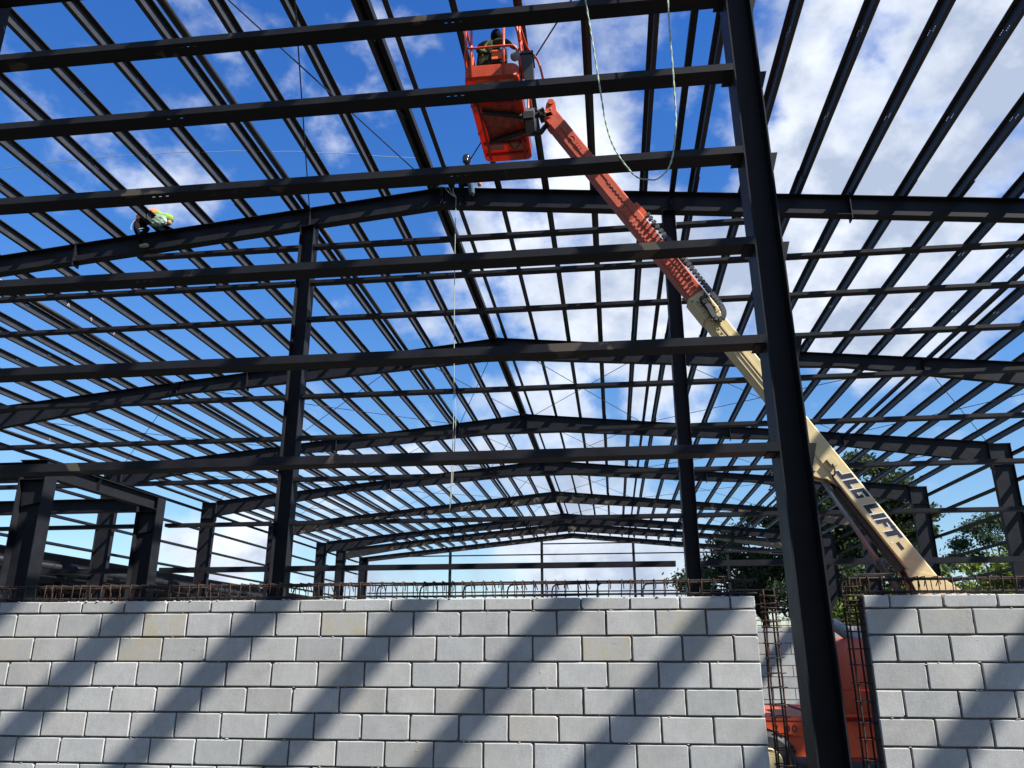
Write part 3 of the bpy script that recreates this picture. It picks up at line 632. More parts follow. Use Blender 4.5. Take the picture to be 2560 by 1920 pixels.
def vcage(label, xa, w, y0, ztop, step, bend, seedn):
    rnd = random.Random(seedn)
    t = thing('rebar_cage', label, 'rebar cage', (xa+w/2, y0+.07, -1.62), 'steel bar cages on the walls'); d = .12
    for (x, y) in ((xa, y0), (xa+w, y0), (xa, y0+d), (xa+w, y0+d)):
        pts = [(x+rnd.uniform(-.004, .004), y+rnd.uniform(-.003, .003), -1.60+k*.25) for k in range(int((ztop+1.6)/.25)+1)]
        zt_ = ztop+(.03 if x > xa else 0)*1
        if bend: pts += [(x, y, zt_-.05), (x+bend*.01, y, zt_-.018), (x+bend*.035, y, zt_), (x+bend*.3, y, zt_+.003)]
        else: pts += [(x, y, ztop+rnd.uniform(-.02, .05))]
        obj('vertical_bar', MB().tube(pts, .0075, 7), REBARD if rnd.random() < .6 else REBAR, t, smooth=True)
    z = -1.55
    while z < ztop-.03:
        zz = z+rnd.uniform(-.01, .01); tl = rnd.uniform(-.008, .008)
        q = [(xa-.012, y0-.012, zz), (xa+w+.012, y0-.012, zz+tl), (xa+w+.012, y0+d+.012, zz+tl), (xa-.012, y0+d+.012, zz)]
        b = MB().tube([q[0], q[1], q[2], q[3], q[0], (q[0][0]-.02, q[0][1]-.012, zz+.006)], .0045, 5)
        b.tube([(q[1][0], q[1][1], q[1][2]), (q[1][0]+.022, q[1][1]-.006, zz+tl+.004)], .004, 5)
        obj('tie', b, REBAR if z > .0 or rnd.random() < .25 else REBARD, t, smooth=True)
        z += (step if z < .05 else .045)*rnd.uniform(.85, 1.15)
    return t
vcage('upright steel bar cage at the right end of the long left wall', 1.205, .085, 6.90, ZT+.03, .115, 0, 11)
vcage('upright bent steel bar cage at the left end of the right wall', 1.855, .085, 6.90, ZT+.135, .125, 1, 12)
hcage('distant steel bar cage on top of the rear block wall', 2.0, 5.5, 16.55, .39, .16, [], None, 21)

# ------------------------------------------------------------------ ropes
def smooth_path(P, n=6):
    P = [Vector(p) for p in P]; out_ = []
    for i in range(len(P)-1):
        p0, p1, p2, p3 = P[max(i-1, 0)], P[i], P[i+1], P[min(i+2, len(P)-1)]
        for k in range(n):
            u = k/n; out_.append(.5*((2*p1)+(-p0+p2)*u+(2*p0-5*p1+4*p2-p3)*u*u+(-p0+3*p1-3*p2+p3)*u**3))
    return out_+[P[-1]]
rp = [(-.17, 6.95, 7.42), (-.165, 6.80, 7.44), (-.15, 6.64, 7.30), (-.042, 6.6, 6.264), (.012, 6.6, 5.739), (.066, 6.6, 5.181), (.112, 6.6, 4.752), (.188, 6.6, 4.463), (.348, 6.6, 4.183), (.473, 6.6, 4.124), (.579, 6.6, 4.135), (.695, 6.6, 4.295), (.763, 6.6, 4.694), (.775, 6.6, 5.166), (.774, 6.6, 5.713), (.779, 6.6, 6.168), (.80, 6.64, 7.30), (.80, 6.80, 7.44), (.80, 6.95, 7.42)]
def twist(P, r):
    b = MB(); P = smooth_path(P, 14)
    for ph in (0, math.pi):
        q = []
        for i, p in enumerate(P):
            a = ph+i*.9; q.append(p+Vector((math.cos(a), math.sin(a), 0))*r*.5)
        b.tube(q, r*.7, 6)
    return b
tag(obj('rope', twist(rp, .008), ROPEG, smooth=True), 'green and white rope hanging in a long loop before the girts', 'rope')
b = MB(); b.tube(smooth_path([(-3.425, 16.93, 10.45), (-3.41, 16.9, 8.3), (-3.36, 16.9, 4.8), (-3.40, 16.9, 2.74)], 8), .009, 6)
b.tube(smooth_path([(-3.35, 16.92, 5.6), (-3.31, 16.9, 4.6), (-3.375, 16.9, 2.9)], 6), .009, 6)
for k in range(3): b.tube(smooth_path([(-3.43, 16.95, 10.45), (-3.62+.06*k, 16.97, 10.62), (-3.72+.1*k, 16.98, 10.79), (-3.72+.12*k, 17.2, 10.82)], 4), .014, 6)
tag(obj('rope', b, ROPEW, smooth=True), 'thin pale rope dropping straight down from the ridge', 'rope')
b = MB(); pts = []
for i in range(36):
    f = i/35; x = -17+f*13.1; y = 14.0+(x+13.3)*(x+13.3)*.024*(1 if x > -13.3 else .3); z = rz(x)+.215+.012*math.sin(i*1.9); pts.append((x, y, z))
b.tube(pts, .007, 5); tag(obj('lifeline', b, ROPEW, smooth=True), 'thin white lifeline draped across the roof purlins at upper left', 'rope')

# ------------------------------------------------------------------ boom lift
LIFT = thing('boom_lift', 'red and cream telescopic boom lift reaching up to the ridge', 'boom lift', (3.4, 12.15, -1.62))
U = Vector((.5355, 0, -.8445)); V = Vector((.8445, 0, .5355)); O = Vector((1.53, 12.0, 5.35)); YV = Vector((0, 1, 0))
P3 = lambda u, v, w=0.: O+U*u+V*v+YV*w
def bbox_uv(b, u0, u1, v0, v1, w0, w1): return b.hexa([P3(u0, v0, w0), P3(u1, v0, w0), P3(u1, v0, w1), P3(u0, v0, w1), P3(u0, v1, w0), P3(u1, v1, w0), P3(u1, v1, w1), P3(u0, v1, w1)])
def bevel_prism(b, u0, u1, v0, v1, w0, w1, c=.03):
    poly = [(v0+c, w0), (v1-c, w0), (v1, w0+c), (v1, w1-c), (v1-c, w1), (v0+c, w1), (v0, w1-c), (v0, w0+c)]
    return b.prism([P3(u0, v, w) for v, w in poly], U*(u1-u0))
base = obj('base_boom', bevel_prism(MB(), 0, 5.9, -.17, .115, 0, .30, .02), CREAM, LIFT)
obj('collar', bevel_prism(MB(), -.012, .42, -.186, .128, -.012, .312, .02), CREAM, base)
bb = MB()
for (u, v) in ((.06, -.15), (.06, .08), (.12, -.10), (.2, -.11), (.24, .0), (.34, .07)): bb.lathe(P3(u, v, -.012), (0, -1, 0), [(0, .014), (.012, .014), (.016, .006)], 8)
obj('bolt', bb, BLK, base)
rib = MB(); bbox_uv(rib, .46, 2.3, -.045, -.015, -.022, -.001); bbox_uv(rib, .46, 2.3, -.09, -.075, -.014, -.001)
obj('raised_rib', rib, CREAM, base)
sl_ = MB()
for k in range(9): bbox_uv(sl_, .10+k*.085, .15+k*.085, -.135, -.105, -.026, -.013)
obj('wear_pad', sl_, CREAM, base)
# cylinder lug
lug = MB().prism([P3(2.75, -.171, .02), P3(2.95, -.24, .02), P3(3.12, -.345, .02), P3(3.28, -.375, .02), P3(3.36, -.31, .02), P3(3.42, -.24, .02), P3(3.60, -.171, .02)], YV*.05)
lug.prism([P3(2.75, -.171, .23), P3(2.95, -.24, .23), P3(3.12, -.345, .23), P3(3.28, -.375, .23), P3(3.36, -.31, .23), P3(3.42, -.24, .23), P3(3.60, -.171, .23)], YV*.05)
lug.lathe(P3(3.22, -.30, -.02), (0, 1, 0), [(0, .03), (.34, .03)], 12)
obj('cylinder_lug', lug, CREAM, base)
cbx = MB(); bbox_uv(cbx, 3.20, 3.34, -.085, .01, -.05, -.001); obj('valve_box', cbx, CREAM, base)
obj('hose', MB().tube(smooth_path([P3(3.3, -.06, -.05), P3(3.38, -.09, -.06), P3(3.44, -.13, -.03), P3(3.5, -.17, .0), P3(4.2, -.2, .1), P3(4.95, -.19, .1), P3(5.3, -.24, .08), P3(5.6, -.16, .05)], 5), .012, 6), BLK, base, smooth=True)
obj('hose', MB().tube(smooth_path([P3(3.5, -.19, .15), P3(4.3, -.215, .16), P3(4.9, -.20, .15), P3(5.25, -.22, .12), P3(5.7, -.14, .1)], 5), .028, 6), BLK, base, smooth=True)
# underside cover strip
us = MB(); bbox_uv(us, 3.6, 5.0, -.23, -.172, .04, .26); obj('under_cover', us, mat('brown_dark', (.028, .022, .018), .6), base)
# letters: each polygon in (s = along the boom, t = across, 0..1), slanted like the original
def letters():
    G = {'J': [(0, 1), (.82, 1), (.82, 1)], }
    hgt = .176; v0 = -.09; skew = .42
    def put(polys, u0, wd, b, grow):
        for poly in polys:
            pts = []
            cx = sum(p[0] for p in poly)/len(poly); 
            n = len(poly); q = [(u0+p[0]*wd+(p[1])*hgt*skew, v0+p[1]*hgt) for p in poly]
            # outward offset
            area = sum(q[i][0]*q[(i+1) % n][1]-q[(i+1) % n][0]*q[i][1] for i in range(n)); sg = 1 if area > 0 else -1
            off = []
            for i in range(n):
                a, c, d = Vector(q[i-1]), Vector(q[i]), Vector(q[(i+1) % n])
                e1, e2 = (c-a).normalized(), (d-c).normalized(); n1_, n2_ = Vector((e1.y, -e1.x))*sg, Vector((e2.y, -e2.x))*sg
                k = n1_+n2_; k = k/max(.35, k.length_squared/2); off.append(c+k*grow)
            w = -.0022 if grow > 0 else -.0045
            b.prism([P3(p.x, p.y, w) for p in off], YV*(.002 if grow > 0 else .0021))
    H = lambda *r: [list(x) for x in r]
    glyph = {
     'J': H([(.0, 0), (.95, 0), (.95, 1), (.45, 1), (.45, .30), (.0, .30)]),
     'L': H([(0, 0), (.95, 0), (.95, .30), (.5, .30), (.5, 1), (0, 1)]),
     'G': H([(0, 0), (1, 0), (1, .58), (.62, .58), (.62, .40), (.72, .40), (.72, .30), (.36, .30), (.36, .72), (1, .72), (1, 1), (0, 1)]),
     'I': H([(0, 0), (1, 0), (1, 1), (0, 1)]),
     'F': H([(0, 0), (.45, 0), (.45, .38), (.9, .38), (.9, .62), (.45, .62), (.45, .74), (1, .74), (1, 1), (0, 1)]),
     'T': H([(.28, 0), (.72, 0), (.72, .72), (1, .72), (1, 1), (0, 1), (0, .72), (.28, .72)])}
    lay = [('J', 3.40, .155), ('L', 3.572, .15), ('G', 3.735, .15), ('L', 4.0, .145), ('I', 4.165, .07), ('F', 4.255, .14), ('T', 4.40, .18)]
    w_, k_ = MB(), MB()
    for ch, u, wd in lay: put(glyph[ch], u, wd, w_, .0095); put(glyph[ch], u, wd, k_, -.0005)
    ring = [(4.625+math.cos(a)*.012, -.095+math.sin(a)*.012) for a in [k*math.pi/6 for k in range(12)]]
    w_.prism([P3(u, v, -.0022) for u, v in ring], YV*.002)
    return w_, k_
lw, lk = letters()
obj('lettering_outline', lw, WHITE, base); obj('lettering', lk, INK, base)
sb = MB(); bbox_uv(sb, 4.66, 4.78, -.055, -.01, -.003, -.0008); obj('slot', sb, INK, base)
# fly boom
fly = obj('fly_boom', bevel_prism(MB(), -4.30, -.013, -.135, .135, .015, .285, .018), FLYR, LIFT)
pan = MB(); bbox_uv(pan, -3.95, -2.95, -.02, .075, .001, .014); obj('side_panel', pan, FLYR, fly)
rl = MB(); bbox_uv(rl, -2.9, -.3, .03, .10, .003, .0145)
for k in range(27): bbox_uv(rl, -2.55+k*.085, -2.50+k*.085, .012, .0295, .003, .0145)
obj('rail', rl, FLYR, fly)
ld = MB()  # paler bars stand in for sunlight falling between the cable carrier's links
for k in range(22): bbox_uv(ld, -2.05+k*.088, -2.008+k*.088, -.095, -.02, .006, .0145)
obj('carrier_light_bar', ld, REDF, fly)
em = MB(); em.tube([P3(-3.62+.05*math.cos(a), .028+.04*math.sin(a), -.002) for a in [k*math.pi/9 for k in range(16)]], .006, 5)
for k, (a, c) in enumerate(((-3.50, .03), (-3.44, .03), (-3.38, .03))): bbox_uv(em, a, a+.018, -.015, .055, -.003, .0005)
bbox_uv(em, -3.50, -3.40, -.018, -.004, -.003, .0004)
obj('emblem', em, REDD, fly)
brk = MB().prism([P3(-1.95, .136, .03), P3(-1.95, .20, .03), P3(-1.70, .22, .03), P3(-1.64, .19, .03), P3(-1.66, .136, .03)], YV*.12); obj('carrier_bracket', brk, RED, fly)
# boom nose
nose = MB().prism([P3(-4.30, .13, .0), P3(-4.42, .19, .0), P3(-4.52, .20, .0), P3(-4.56, .14, .0), P3(-4.50, .05, .0), P3(-4.38, -.06, .0), P3(-4.22, -.135, .0), P3(-4.10, -.135, .0)], YV*.05)
nose.prism([P3(-4.30, .13, .25), P3(-4.42, .19, .25), P3(-4.52, .20, .25), P3(-4.56, .14, .25), P3(-4.50, .05, .25), P3(-4.38, -.06, .25), P3(-4.22, -.135, .25), P3(-4.10, -.135, .25)], YV*.05)
nose.lathe(P3(-4.47, .13, -.03), (0, 1, 0), [(0, .05), (.36, .05)], 12)
obj('boom_nose', nose, RED, fly)
# cable carrier: chain links along a bent path
cp = smooth_path([P3(-1.67, .185, -.02), P3(-1.16, .176, -.03), P3(-.74, .18, -.05), P3(.08, .154, -.08), P3(.35, .144, -.09), P3(.50, .11, -.10), P3(.58, .035, -.10), P3(.54, -.045, -.09), P3(.42, -.045, -.08), P3(.30, -.02, -.07), P3(.22, -.01, -.05)], 12)
cc = MB(); d_acc = 0; last = cp[0]
for i in range(1, len(cp)):
    d_acc += (cp[i]-cp[i-1]).length
    if d_acc > .050:
        d_acc = 0; tdir = (cp[i]-cp[i-1]).normalized(); nrm = tdir.cross(YV).normalized()
        for w in (-.03, .035): cc.obox(cp[i]+YV*w, tdir*.026, YV*.006, nrm*.036)
        cc.obox(cp[i], tdir*.012, YV*.03, nrm*.02)
obj('cable_carrier', cc, DGRY, LIFT)
cl = MB().tube(smooth_path([P3(.20, -.04, -.03), P3(.10, -.04, -.06), P3(.12, .05, -.09), P3(.22, .06, -.08), P3(.28, .0, -.05)], 6), .012, 6)
cl.tube(smooth_path([P3(.24, -.06, -.03), P3(.14, -.06, -.07), P3(.15, .03, -.10), P3(.24, .04, -.09), P3(.3, .0, -.05)], 6), .012, 6)
bbox_uv(cl, .20, .46, -.06, -.02, -.06, -.012)
obj('cable_bracket', cl, BLK, LIFT)
# lift cylinder
A0, A1, A2 = Vector((3.14, 12.15, 2.32)), Vector((3.76, 12.15, 1.14)), Vector((4.55, 12.15, -.35))
obj('cylinder_rod', MB().tube([A0, A1], .035, 14), CHROME, LIFT, smooth=True)
obj('cylinder_barrel', MB().tube([A1, A1+(A2-A1)*.05, A1+(A2-A1)*.051, A2], [.07, .07, .055, .055], 14), DGRY, LIFT, smooth=False)
# tail plates, turntable and chassis
tl = MB().prism([(4.05, 11.98, 1.02), (4.46, 11.98, .93), (4.95, 11.98, .55), (5.6, 11.98, -.35), (4.7, 11.98, -.55), (4.25, 11.98, .45)], (0, .03, 0))
tl.prism([(4.05, 12.30, 1.02), (4.46, 12.30, .93), (4.95, 12.30, .55), (5.6, 12.30, -.35), (4.7, 12.30, -.55), (4.25, 12.30, .45)], (0, .03, 0))
tl.hexa([(4.47, 12.012, .86), (5.45, 12.012, .10), (5.45, 12.298, .10), (4.47, 12.298, .86), (4.50, 12.012, .93), (5.50, 12.012, .17), (5.50, 12.298, .17), (4.50, 12.298, .93)])
obj('boom_tail', tl, CREAM, LIFT)
def hood(y0, y1, x0, x1, z0, z1, nm):
    poly = [(x0, z0), (x1, z0), (x1, z1-.35), (x1-.25, z1-.05), (x1-.45, z1)]+[(x0+.30, z1)]+[(x0+.30-.30*math.sin(a), z1-.22*(1-math.cos(a))) for a in (.4, .8, 1.2, 1.57)]
    b = MB(); n = 5; c = .12
    for k in range(n):                                 # rounded edges towards the sides
        pass
    def inset(d): 
        cx = (x0+x1)/2; cz = (z0+z1)/2
        return [(cx+(x-cx)*(1-d/(x1-x0)*2), cz+(z-cz)*(1-(d/(z1-z0)*2 if z > cz else 0))) for x, z in poly]
    rings = [(y0, .10), (y0+.03, .045), (y0+.09, .01), (y0+.16, 0), (y1-.16, 0), (y1-.05, .03), (y1, .10)]
    K = len(poly); n0 = 0
    for yy, d in rings: b.v += [(x, yy, z) for x, z in inset(d)]
    for i in range(len(rings)-1):
        for j2 in range(K): a = i*K+j2; a2 = i*K+(j2+1) % K; b.f.append((a, a2, a2+K, a+K))
    b.f += [tuple(range(K-1, -1, -1)), tuple((len(rings)-1)*K+j2 for j2 in range(K))]
    return obj(nm, b, REDF, LIFT, smooth=True)
h1 = hood(10.75, 11.75, 2.64, 5.9, -.74, .115, 'hood'); hood(12.55, 13.5, 3.5, 5.9, -.74, .05, 'hood')
obj('hood_seam', MB().box(2.70, 5.9, 10.742, 10.749, -.50, -.488), REDD, h1)
obj('turntable', MB().box(2.62, 6.4, 10.80, 12.0, -.80, -.742), RED, LIFT)
obj('counterweight', MB().prism([(5.95, 10.8, -.74), (6.9, 10.8, -.74), (6.95, 10.8, -.2), (6.6, 10.8, .15), (5.95, 10.8, .15)], (0, 2.6, 0)), REDD, LIFT)
obj('exhaust', MB().tube(smooth_path([(3.05, 10.95, .02), (2.92, 10.92, .12), (2.78, 10.9, .23), (2.70, 10.9, .27)], 4), .075, 14), GRY, LIFT, smooth=True)
obj('lower_frame', MB().box(2.50, 5.4, 11.0, 13.2, -1.30, -.805), REDD, LIFT)
hl = MB()
for (x, z) in ((2.80, -1.0), (2.85, -1.12), (2.82, -1.2), (2.98, -.9), (3.1, -1.1)): hl.lathe((x, 10.999, z), (0, -1, 0), [(0, .02), (.003, .02)], 10)
obj('frame_hole', hl, BLK, LIFT)
ch = MB().hexa([(1.45, 10.98, -1.26), (5.9, 10.98, -1.26), (5.9, 13.3, -1.26), (1.45, 13.3, -1.26), (1.60, 10.98, -.86), (5.8, 10.98, -.86), (5.8, 13.3, -.86), (1.60, 13.3, -.86)])
chs = obj('chassis', ch, RED, LIFT)
obj('chassis_top_plate', MB().box(1.55, 2.399, 10.96, 13.3, -.856, -.80), REDF, chs)
# number plate digits
def text_mesh(s, size, x, y, z, m, par, sp=1.3):
    cu = bpy.data.curves.new('digits', 'FONT'); cu.body = s; cu.size = size; cu.extrude = .002; cu.space_character = sp
    to = bpy.data.objects.new('tmp', cu); COL.objects.link(to); bpy.context.view_layer.update()
    me = bpy.data.meshes.new_from_object(to.evaluated_get(bpy.context.evaluated_depsgraph_get())); bpy.data.objects.remove(to)
    o0 = ORG[par.name]
    for v in me.vertices: v.co = Vector((x+v.co.x, y-v.co.z, z+v.co.y))-o0
    me.materials.clear(); me.materials.append(m)
    o = bpy.data.objects.new('number', me); COL.objects.link(o); ORG[o.name] = o0; o.parent = par
npl = obj('number_plate', MB().box(1.72, 2.22, 10.955, 10.978, -1.03, -.875), RED, chs)
text_mesh('2 2 00', .12, 1.755, 10.952, -.985, INK, chs, 1.35)
for (wx, wy) in ((1.74, 10.62), (5.35, 10.62), (1.74, 13.05), (5.35, 13.05)):
    r = .335; cz = -1.62+r-.005
    wh = obj('wheel', MB().lathe((wx, wy, cz), (0, 1, 0), [(0, r*.46), (.01, r*.85), (.05, r), (.28, r), (.32, r*.9), (.33, r*.6)], 28), BLK, LIFT, smooth=False)
    obj('rim', MB().lathe((wx, wy-.012, cz), (0, 1, 0), [(0, r*.12), (.006, r*.14), (.010, r*.40), (-.012, r*.45), (.02, r*.5)], 24), CREAM, wh)
    tr = MB()
    for k in range(20):
        a = 2*math.pi*k/20; c_, s_ = math.cos(a), math.sin(a)
        tr.obox((wx+c_*(r+.004), wy+.16, cz+s_*(r+.004)), (c_*.014, 0, s_*.014), (-s_*.022, .0, c_*.022), (s_*.03*(1 if k % 2 else -1), .13, -c_*.03*(1 if k % 2 else -1)))
    obj('tread', tr, BLK, wh)

# platform (basket)
X0, X1, Y0, Y1, Z0 = -2.13, -1.22, 10.93, 13.40, 9.0
PLAT = obj('platform', MB(), RED, LIFT) if False else None
def rrect(x0, x1, y0, y1, r, n=5):
    q = []
    for cx, cy, a0 in ((x1-r, y1-r, 0), (x0+r, y1-r, 90), (x0+r, y0+r, 180), (x1-r, y0+r, 270)):
        for k in range(n+1): a = math.radians(a0+90*k/n); q.append((cx+r*math.cos(a), cy+r*math.sin(a)))
    return q
fl = MB(); q = rrect(X0, X1, Y0, Y1, .13); fl.prism([(x, y, Z0) for x, y in q], (0, 0, .02))
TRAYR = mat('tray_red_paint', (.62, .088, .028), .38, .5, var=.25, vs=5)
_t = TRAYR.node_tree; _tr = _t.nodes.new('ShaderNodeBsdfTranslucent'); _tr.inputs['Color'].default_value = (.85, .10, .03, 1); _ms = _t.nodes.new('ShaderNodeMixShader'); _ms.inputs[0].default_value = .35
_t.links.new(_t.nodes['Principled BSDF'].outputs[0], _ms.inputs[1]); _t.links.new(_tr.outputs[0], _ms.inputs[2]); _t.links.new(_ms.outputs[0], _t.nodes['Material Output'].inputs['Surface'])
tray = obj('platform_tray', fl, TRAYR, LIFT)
tb = MB(); n = len(q); q2 = rrect(X0+.012, X1-.012, Y0+.012, Y1-.012, .12)
tb.v += [(x, y, Z0+.02) for x, y in q]+[(x, y, Z0+.22) for x, y in q]+[(x, y, Z0+.22) for x, y in q2]+[(x, y, Z0+.02) for x, y in q2]
for i in range(n):
    j2 = (i+1) % n
    tb.f += [(i, j2, n+j2, n+i), (n+i, n+j2, 2*n+j2, 2*n+i), (2*n+i, 2*n+j2, 3*n+j2, 3*n+i)]
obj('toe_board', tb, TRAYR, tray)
ur = MB()
for y in (11.2, 11.6, 12.75, 13.1): ur.box(X0+.05, X1-.05, y, y+.05, Z0-.04, Z0-.001)
for x in (-2.02, -1.36): ur.box(x, x+.04, Y0+.14, Y1-.14, Z0-.055, Z0-.0405)
obj('floor_rib', ur, REDD, tray)
obj('floor_panel', MB().box(-1.96, -1.40, 11.66, 12.74, Z0-.012, Z0-.002), mat('dirty_red_plate', (.42, .06, .03), .4, .4, var=.6, vs=9, spots=(.16, .06, .035), spot_scale=8, spot_lo=.55), tray)
gr_ = MB()
for k in range(16): gr_.box(X0+.08+k*.047, X0+.092+k*.047, 13.16, 13.36, Z0-.012, Z0-.001)
obj('floor_grating', gr_, RED, tray)
hz_ = MB().tube(smooth_path([(-1.95, 12.72, Z0-.06), (-1.8, 12.6, Z0-.09), (-1.6, 12.7, Z0-.07), (-1.4, 12.62, Z0-.09), (-1.22, 12.5, Z0-.08)], 5), .012, 6)
hz_.tube(smooth_path([(-2.02, 11.3, Z0-.05), (-1.98, 11.8, Z0-.07), (-1.92, 12.3, Z0-.06), (-1.86, 12.7, Z0-.07)], 5), .012, 6)
hz_.tube(smooth_path([(-1.62, 12.72, Z0-.05), (-1.5, 12.95, Z0-.05), (-1.35, 12.7, Z0-.05)], 5), .010, 6)
obj('floor_hose', hz_, BLK, tray, smooth=True)
REFLP = mat('painted_reflection', (.42, .22, .17), .6, var=.3, vs=12)  # pale colour stands in for reflections on the glossy basket underside
for (x, y, w, h_) in ((-1.95, 11.05, .3, .1), (-1.55, 11.04, .25, .1), (-2.02, 12.80, .30, .22), (-1.55, 12.84, .20, .20), (-1.40, 12.05, .16, .18), (-2.05, 11.3, .10, .12), (-2.05, 11.66, .10, .10), (-1.38, 11.45, .12, .12)): obj('reflection_plate', MB().box(x, x+w, y, y+h_, Z0-.006, Z0-.0015), REFLP, tray)
sf = MB()
sf.hexa([(-1.95, 11.72, Z0-.10), (-1.12, 11.95, Z0-.10), (-1.12, 12.05, Z0-.10), (-1.95, 11.80, Z0-.10), (-1.95, 11.72, Z0-.045), (-1.12, 11.95, Z0-.045), (-1.12, 12.05, Z0-.045), (-1.95, 11.80, Z0-.045)])
sf.hexa([(-1.95, 12.62, Z0-.10), (-1.12, 12.28, Z0-.10), (-1.12, 12.38, Z0-.10), (-1.95, 12.70, Z0-.10), (-1.95, 12.62, Z0-.045), (-1.12, 12.28, Z0-.045), (-1.12, 12.38, Z0-.045), (-1.95, 12.70, Z0-.045)])
sf.box(-1.24, -1.06, 11.9, 12.42, Z0-.16, Z0-.02)
obj('support_frame', sf, BLK, tray)
# rails
rails = MB(); r = .021
zt_, zm_ = Z0+1.10, Z0+.56
obj('top_rail', MB().tube([(x, y, zt_) for x, y in rrect(X0, X1, Y0, Y1, .13)], r, 8, closed=True), RED, tray, smooth=True)
obj('mid_rail', MB().tube(smooth_path([(X0+.02, Y0+.25, Z0+.20), (X0+.01, Y0+.06, Z0+.42), (X0+.05, Y0-.02, zm_), (X0+.20, Y0-.02, zm_), (X1-.22, Y0-.02, zm_), (X1-.06, Y0-.01, zm_-.02), (X1, Y0+.08, zm_-.12), (X1+.01, Y0+.30, Z0+.24)], 6), r, 8), RED, tray, smooth=True)
for (x, y) in ((X0+.12, Y0-.0), (X1-.24, Y0), (X0, Y0+.8), (X0, Y0+1.6), (X0+.1, Y1), (X1-.1, Y1), (X1, Y0+.5), (X1, Y0+1.7)):
    obj('post', MB().tube([(x, y, Z0+.02), (x, y, zt_)], r, 8), RED, tray, smooth=True)
obj('side_rail', MB().tube([(X0, Y0+.1, zm_), (X0, Y1-.15, zm_)], r, 8), RED, tray, smooth=True)
obj('gate_brace', MB().tube([(X0+.0, Y0+.35, Z0+.2), (X0-.0, Y0+.05, zt_)], r, 8).tube([(X0+.05, Y0+.6, Z0+.2), (X0+.04, Y0+.3, zm_)], r, 8), RED, tray, smooth=True)
obj('side_guard', MB().tube(smooth_path([(X1+.02, 11.05, Z0+.75), (X1+.02, 11.0, Z0+.9), (X1+.02, 11.1, zt_-.02), (X1+.1, 11.5, zt_-.1), (X1+.25, 11.75, zt_-.16), (X1+.32, 11.85, Z0+.72), (X1+.36, 11.9, Z0+.42), (X1+.30, 11.88, Z0+.33)], 6), r, 8), RED, tray, smooth=True)
obj('side_guard', MB().tube(smooth_path([(X1+.06, 11.2, Z0+.1), (X1+.04, 11.15, Z0+.5), (X1-.02, 11.0, Z0+.95), (X1-.10, 10.96, zt_)], 6), .024, 8), RED, tray, smooth=True)
cbx = MB().box(-1.68, -1.42, 10.98, 11.14, Z0+.30, Z0+.56); co_ = obj('control_box', cbx, BLK, tray)
obj('control_panel', MB().box(-1.665, -1.49, 10.955, 10.979, Z0+.35, Z0+.53), mat('panel_orange', (.80, .15, .03), .5, .4, var=.1), co_)
obj('lamp', MB().lathe((-1.30, 11.05, Z0+.42), (.3, -.8, -.4), [(0, .03), (.05, .075), (.09, .08), (.10, .07)], 14), GRY, tray, smooth=True)
tbx = MB().hexa([(-1.13, 11.15, Z0-.02), (-.98, 11.15, Z0-.02), (-.98, 11.45, Z0-.02), (-1.13, 11.45, Z0-.02), (-1.19, 11.1, Z0+.52), (-1.0, 11.1, Z0+.52), (-1.0, 11.45, Z0+.52), (-1.19, 11.45, Z0+.52)]); tbx.box(-1.21, -.98, 11.08, 11.47, Z0+.521, Z0+.57)
obj('tool_box', tbx, mat('tool_box_black', (.03, .034, .034), .4, .4), tray)
# rotator between platform and boom nose
NS = P3(-4.47, .13, .13)
ro = MB().prism([(-1.21, y_, z_) for y_, z_ in ((11.98, Z0+.10), (12.30, Z0+.12), (12.36, Z0+.05), (12.36, Z0-.20), (12.28, Z0-.28), (12.05, Z0-.28), (11.96, Z0-.18), (11.95, Z0))], (.16, 0, 0)); obj('rotator_plate', ro, mat('plate_grey', (.10, .10, .105), .45, .5), LIFT)
kn = MB().tube(smooth_path([(-1.1, 12.2, Z0-.25), (-.98, 12.18, Z0-.30), (-.86, 12.15, Z0-.18), (-.72, 12.13, Z0-.12), P3(-4.25, -.05, .13)], 5), .045, 10)
kn.tube([(-1.05, 12.15, Z0+.06), (-.80, 12.14, Z0+.08), NS], .05, 10); kn.obox((-.92, 12.15, Z0+.05), (.05, 0, .02), (0, .12, 0), (-.02, 0, .06)); kn.obox((-.80, 12.1, Z0-.05), (.06, 0, .02), (0, .10, 0), (-.02, 0, .035))
kn.tube(smooth_path([(-1.05, 12.0, Z0+.1), (-.9, 11.98, Z0-.06), (-.78, 12.0, Z0-.12), (-.68, 12.05, Z0-.02)], 5), .012, 6)
obj('levelling_knuckle', kn, BLK, LIFT)
bl = MB()
for (x, z) in ((-.90, .10), (-.86, .01), (-.76, .06)): bl.lathe((x, 12.02, Z0+z), (0, -1, 0), [(0, .022), (.02, .022), (.03, .012)], 8)
obj('pin', bl, CHROME, LIFT)

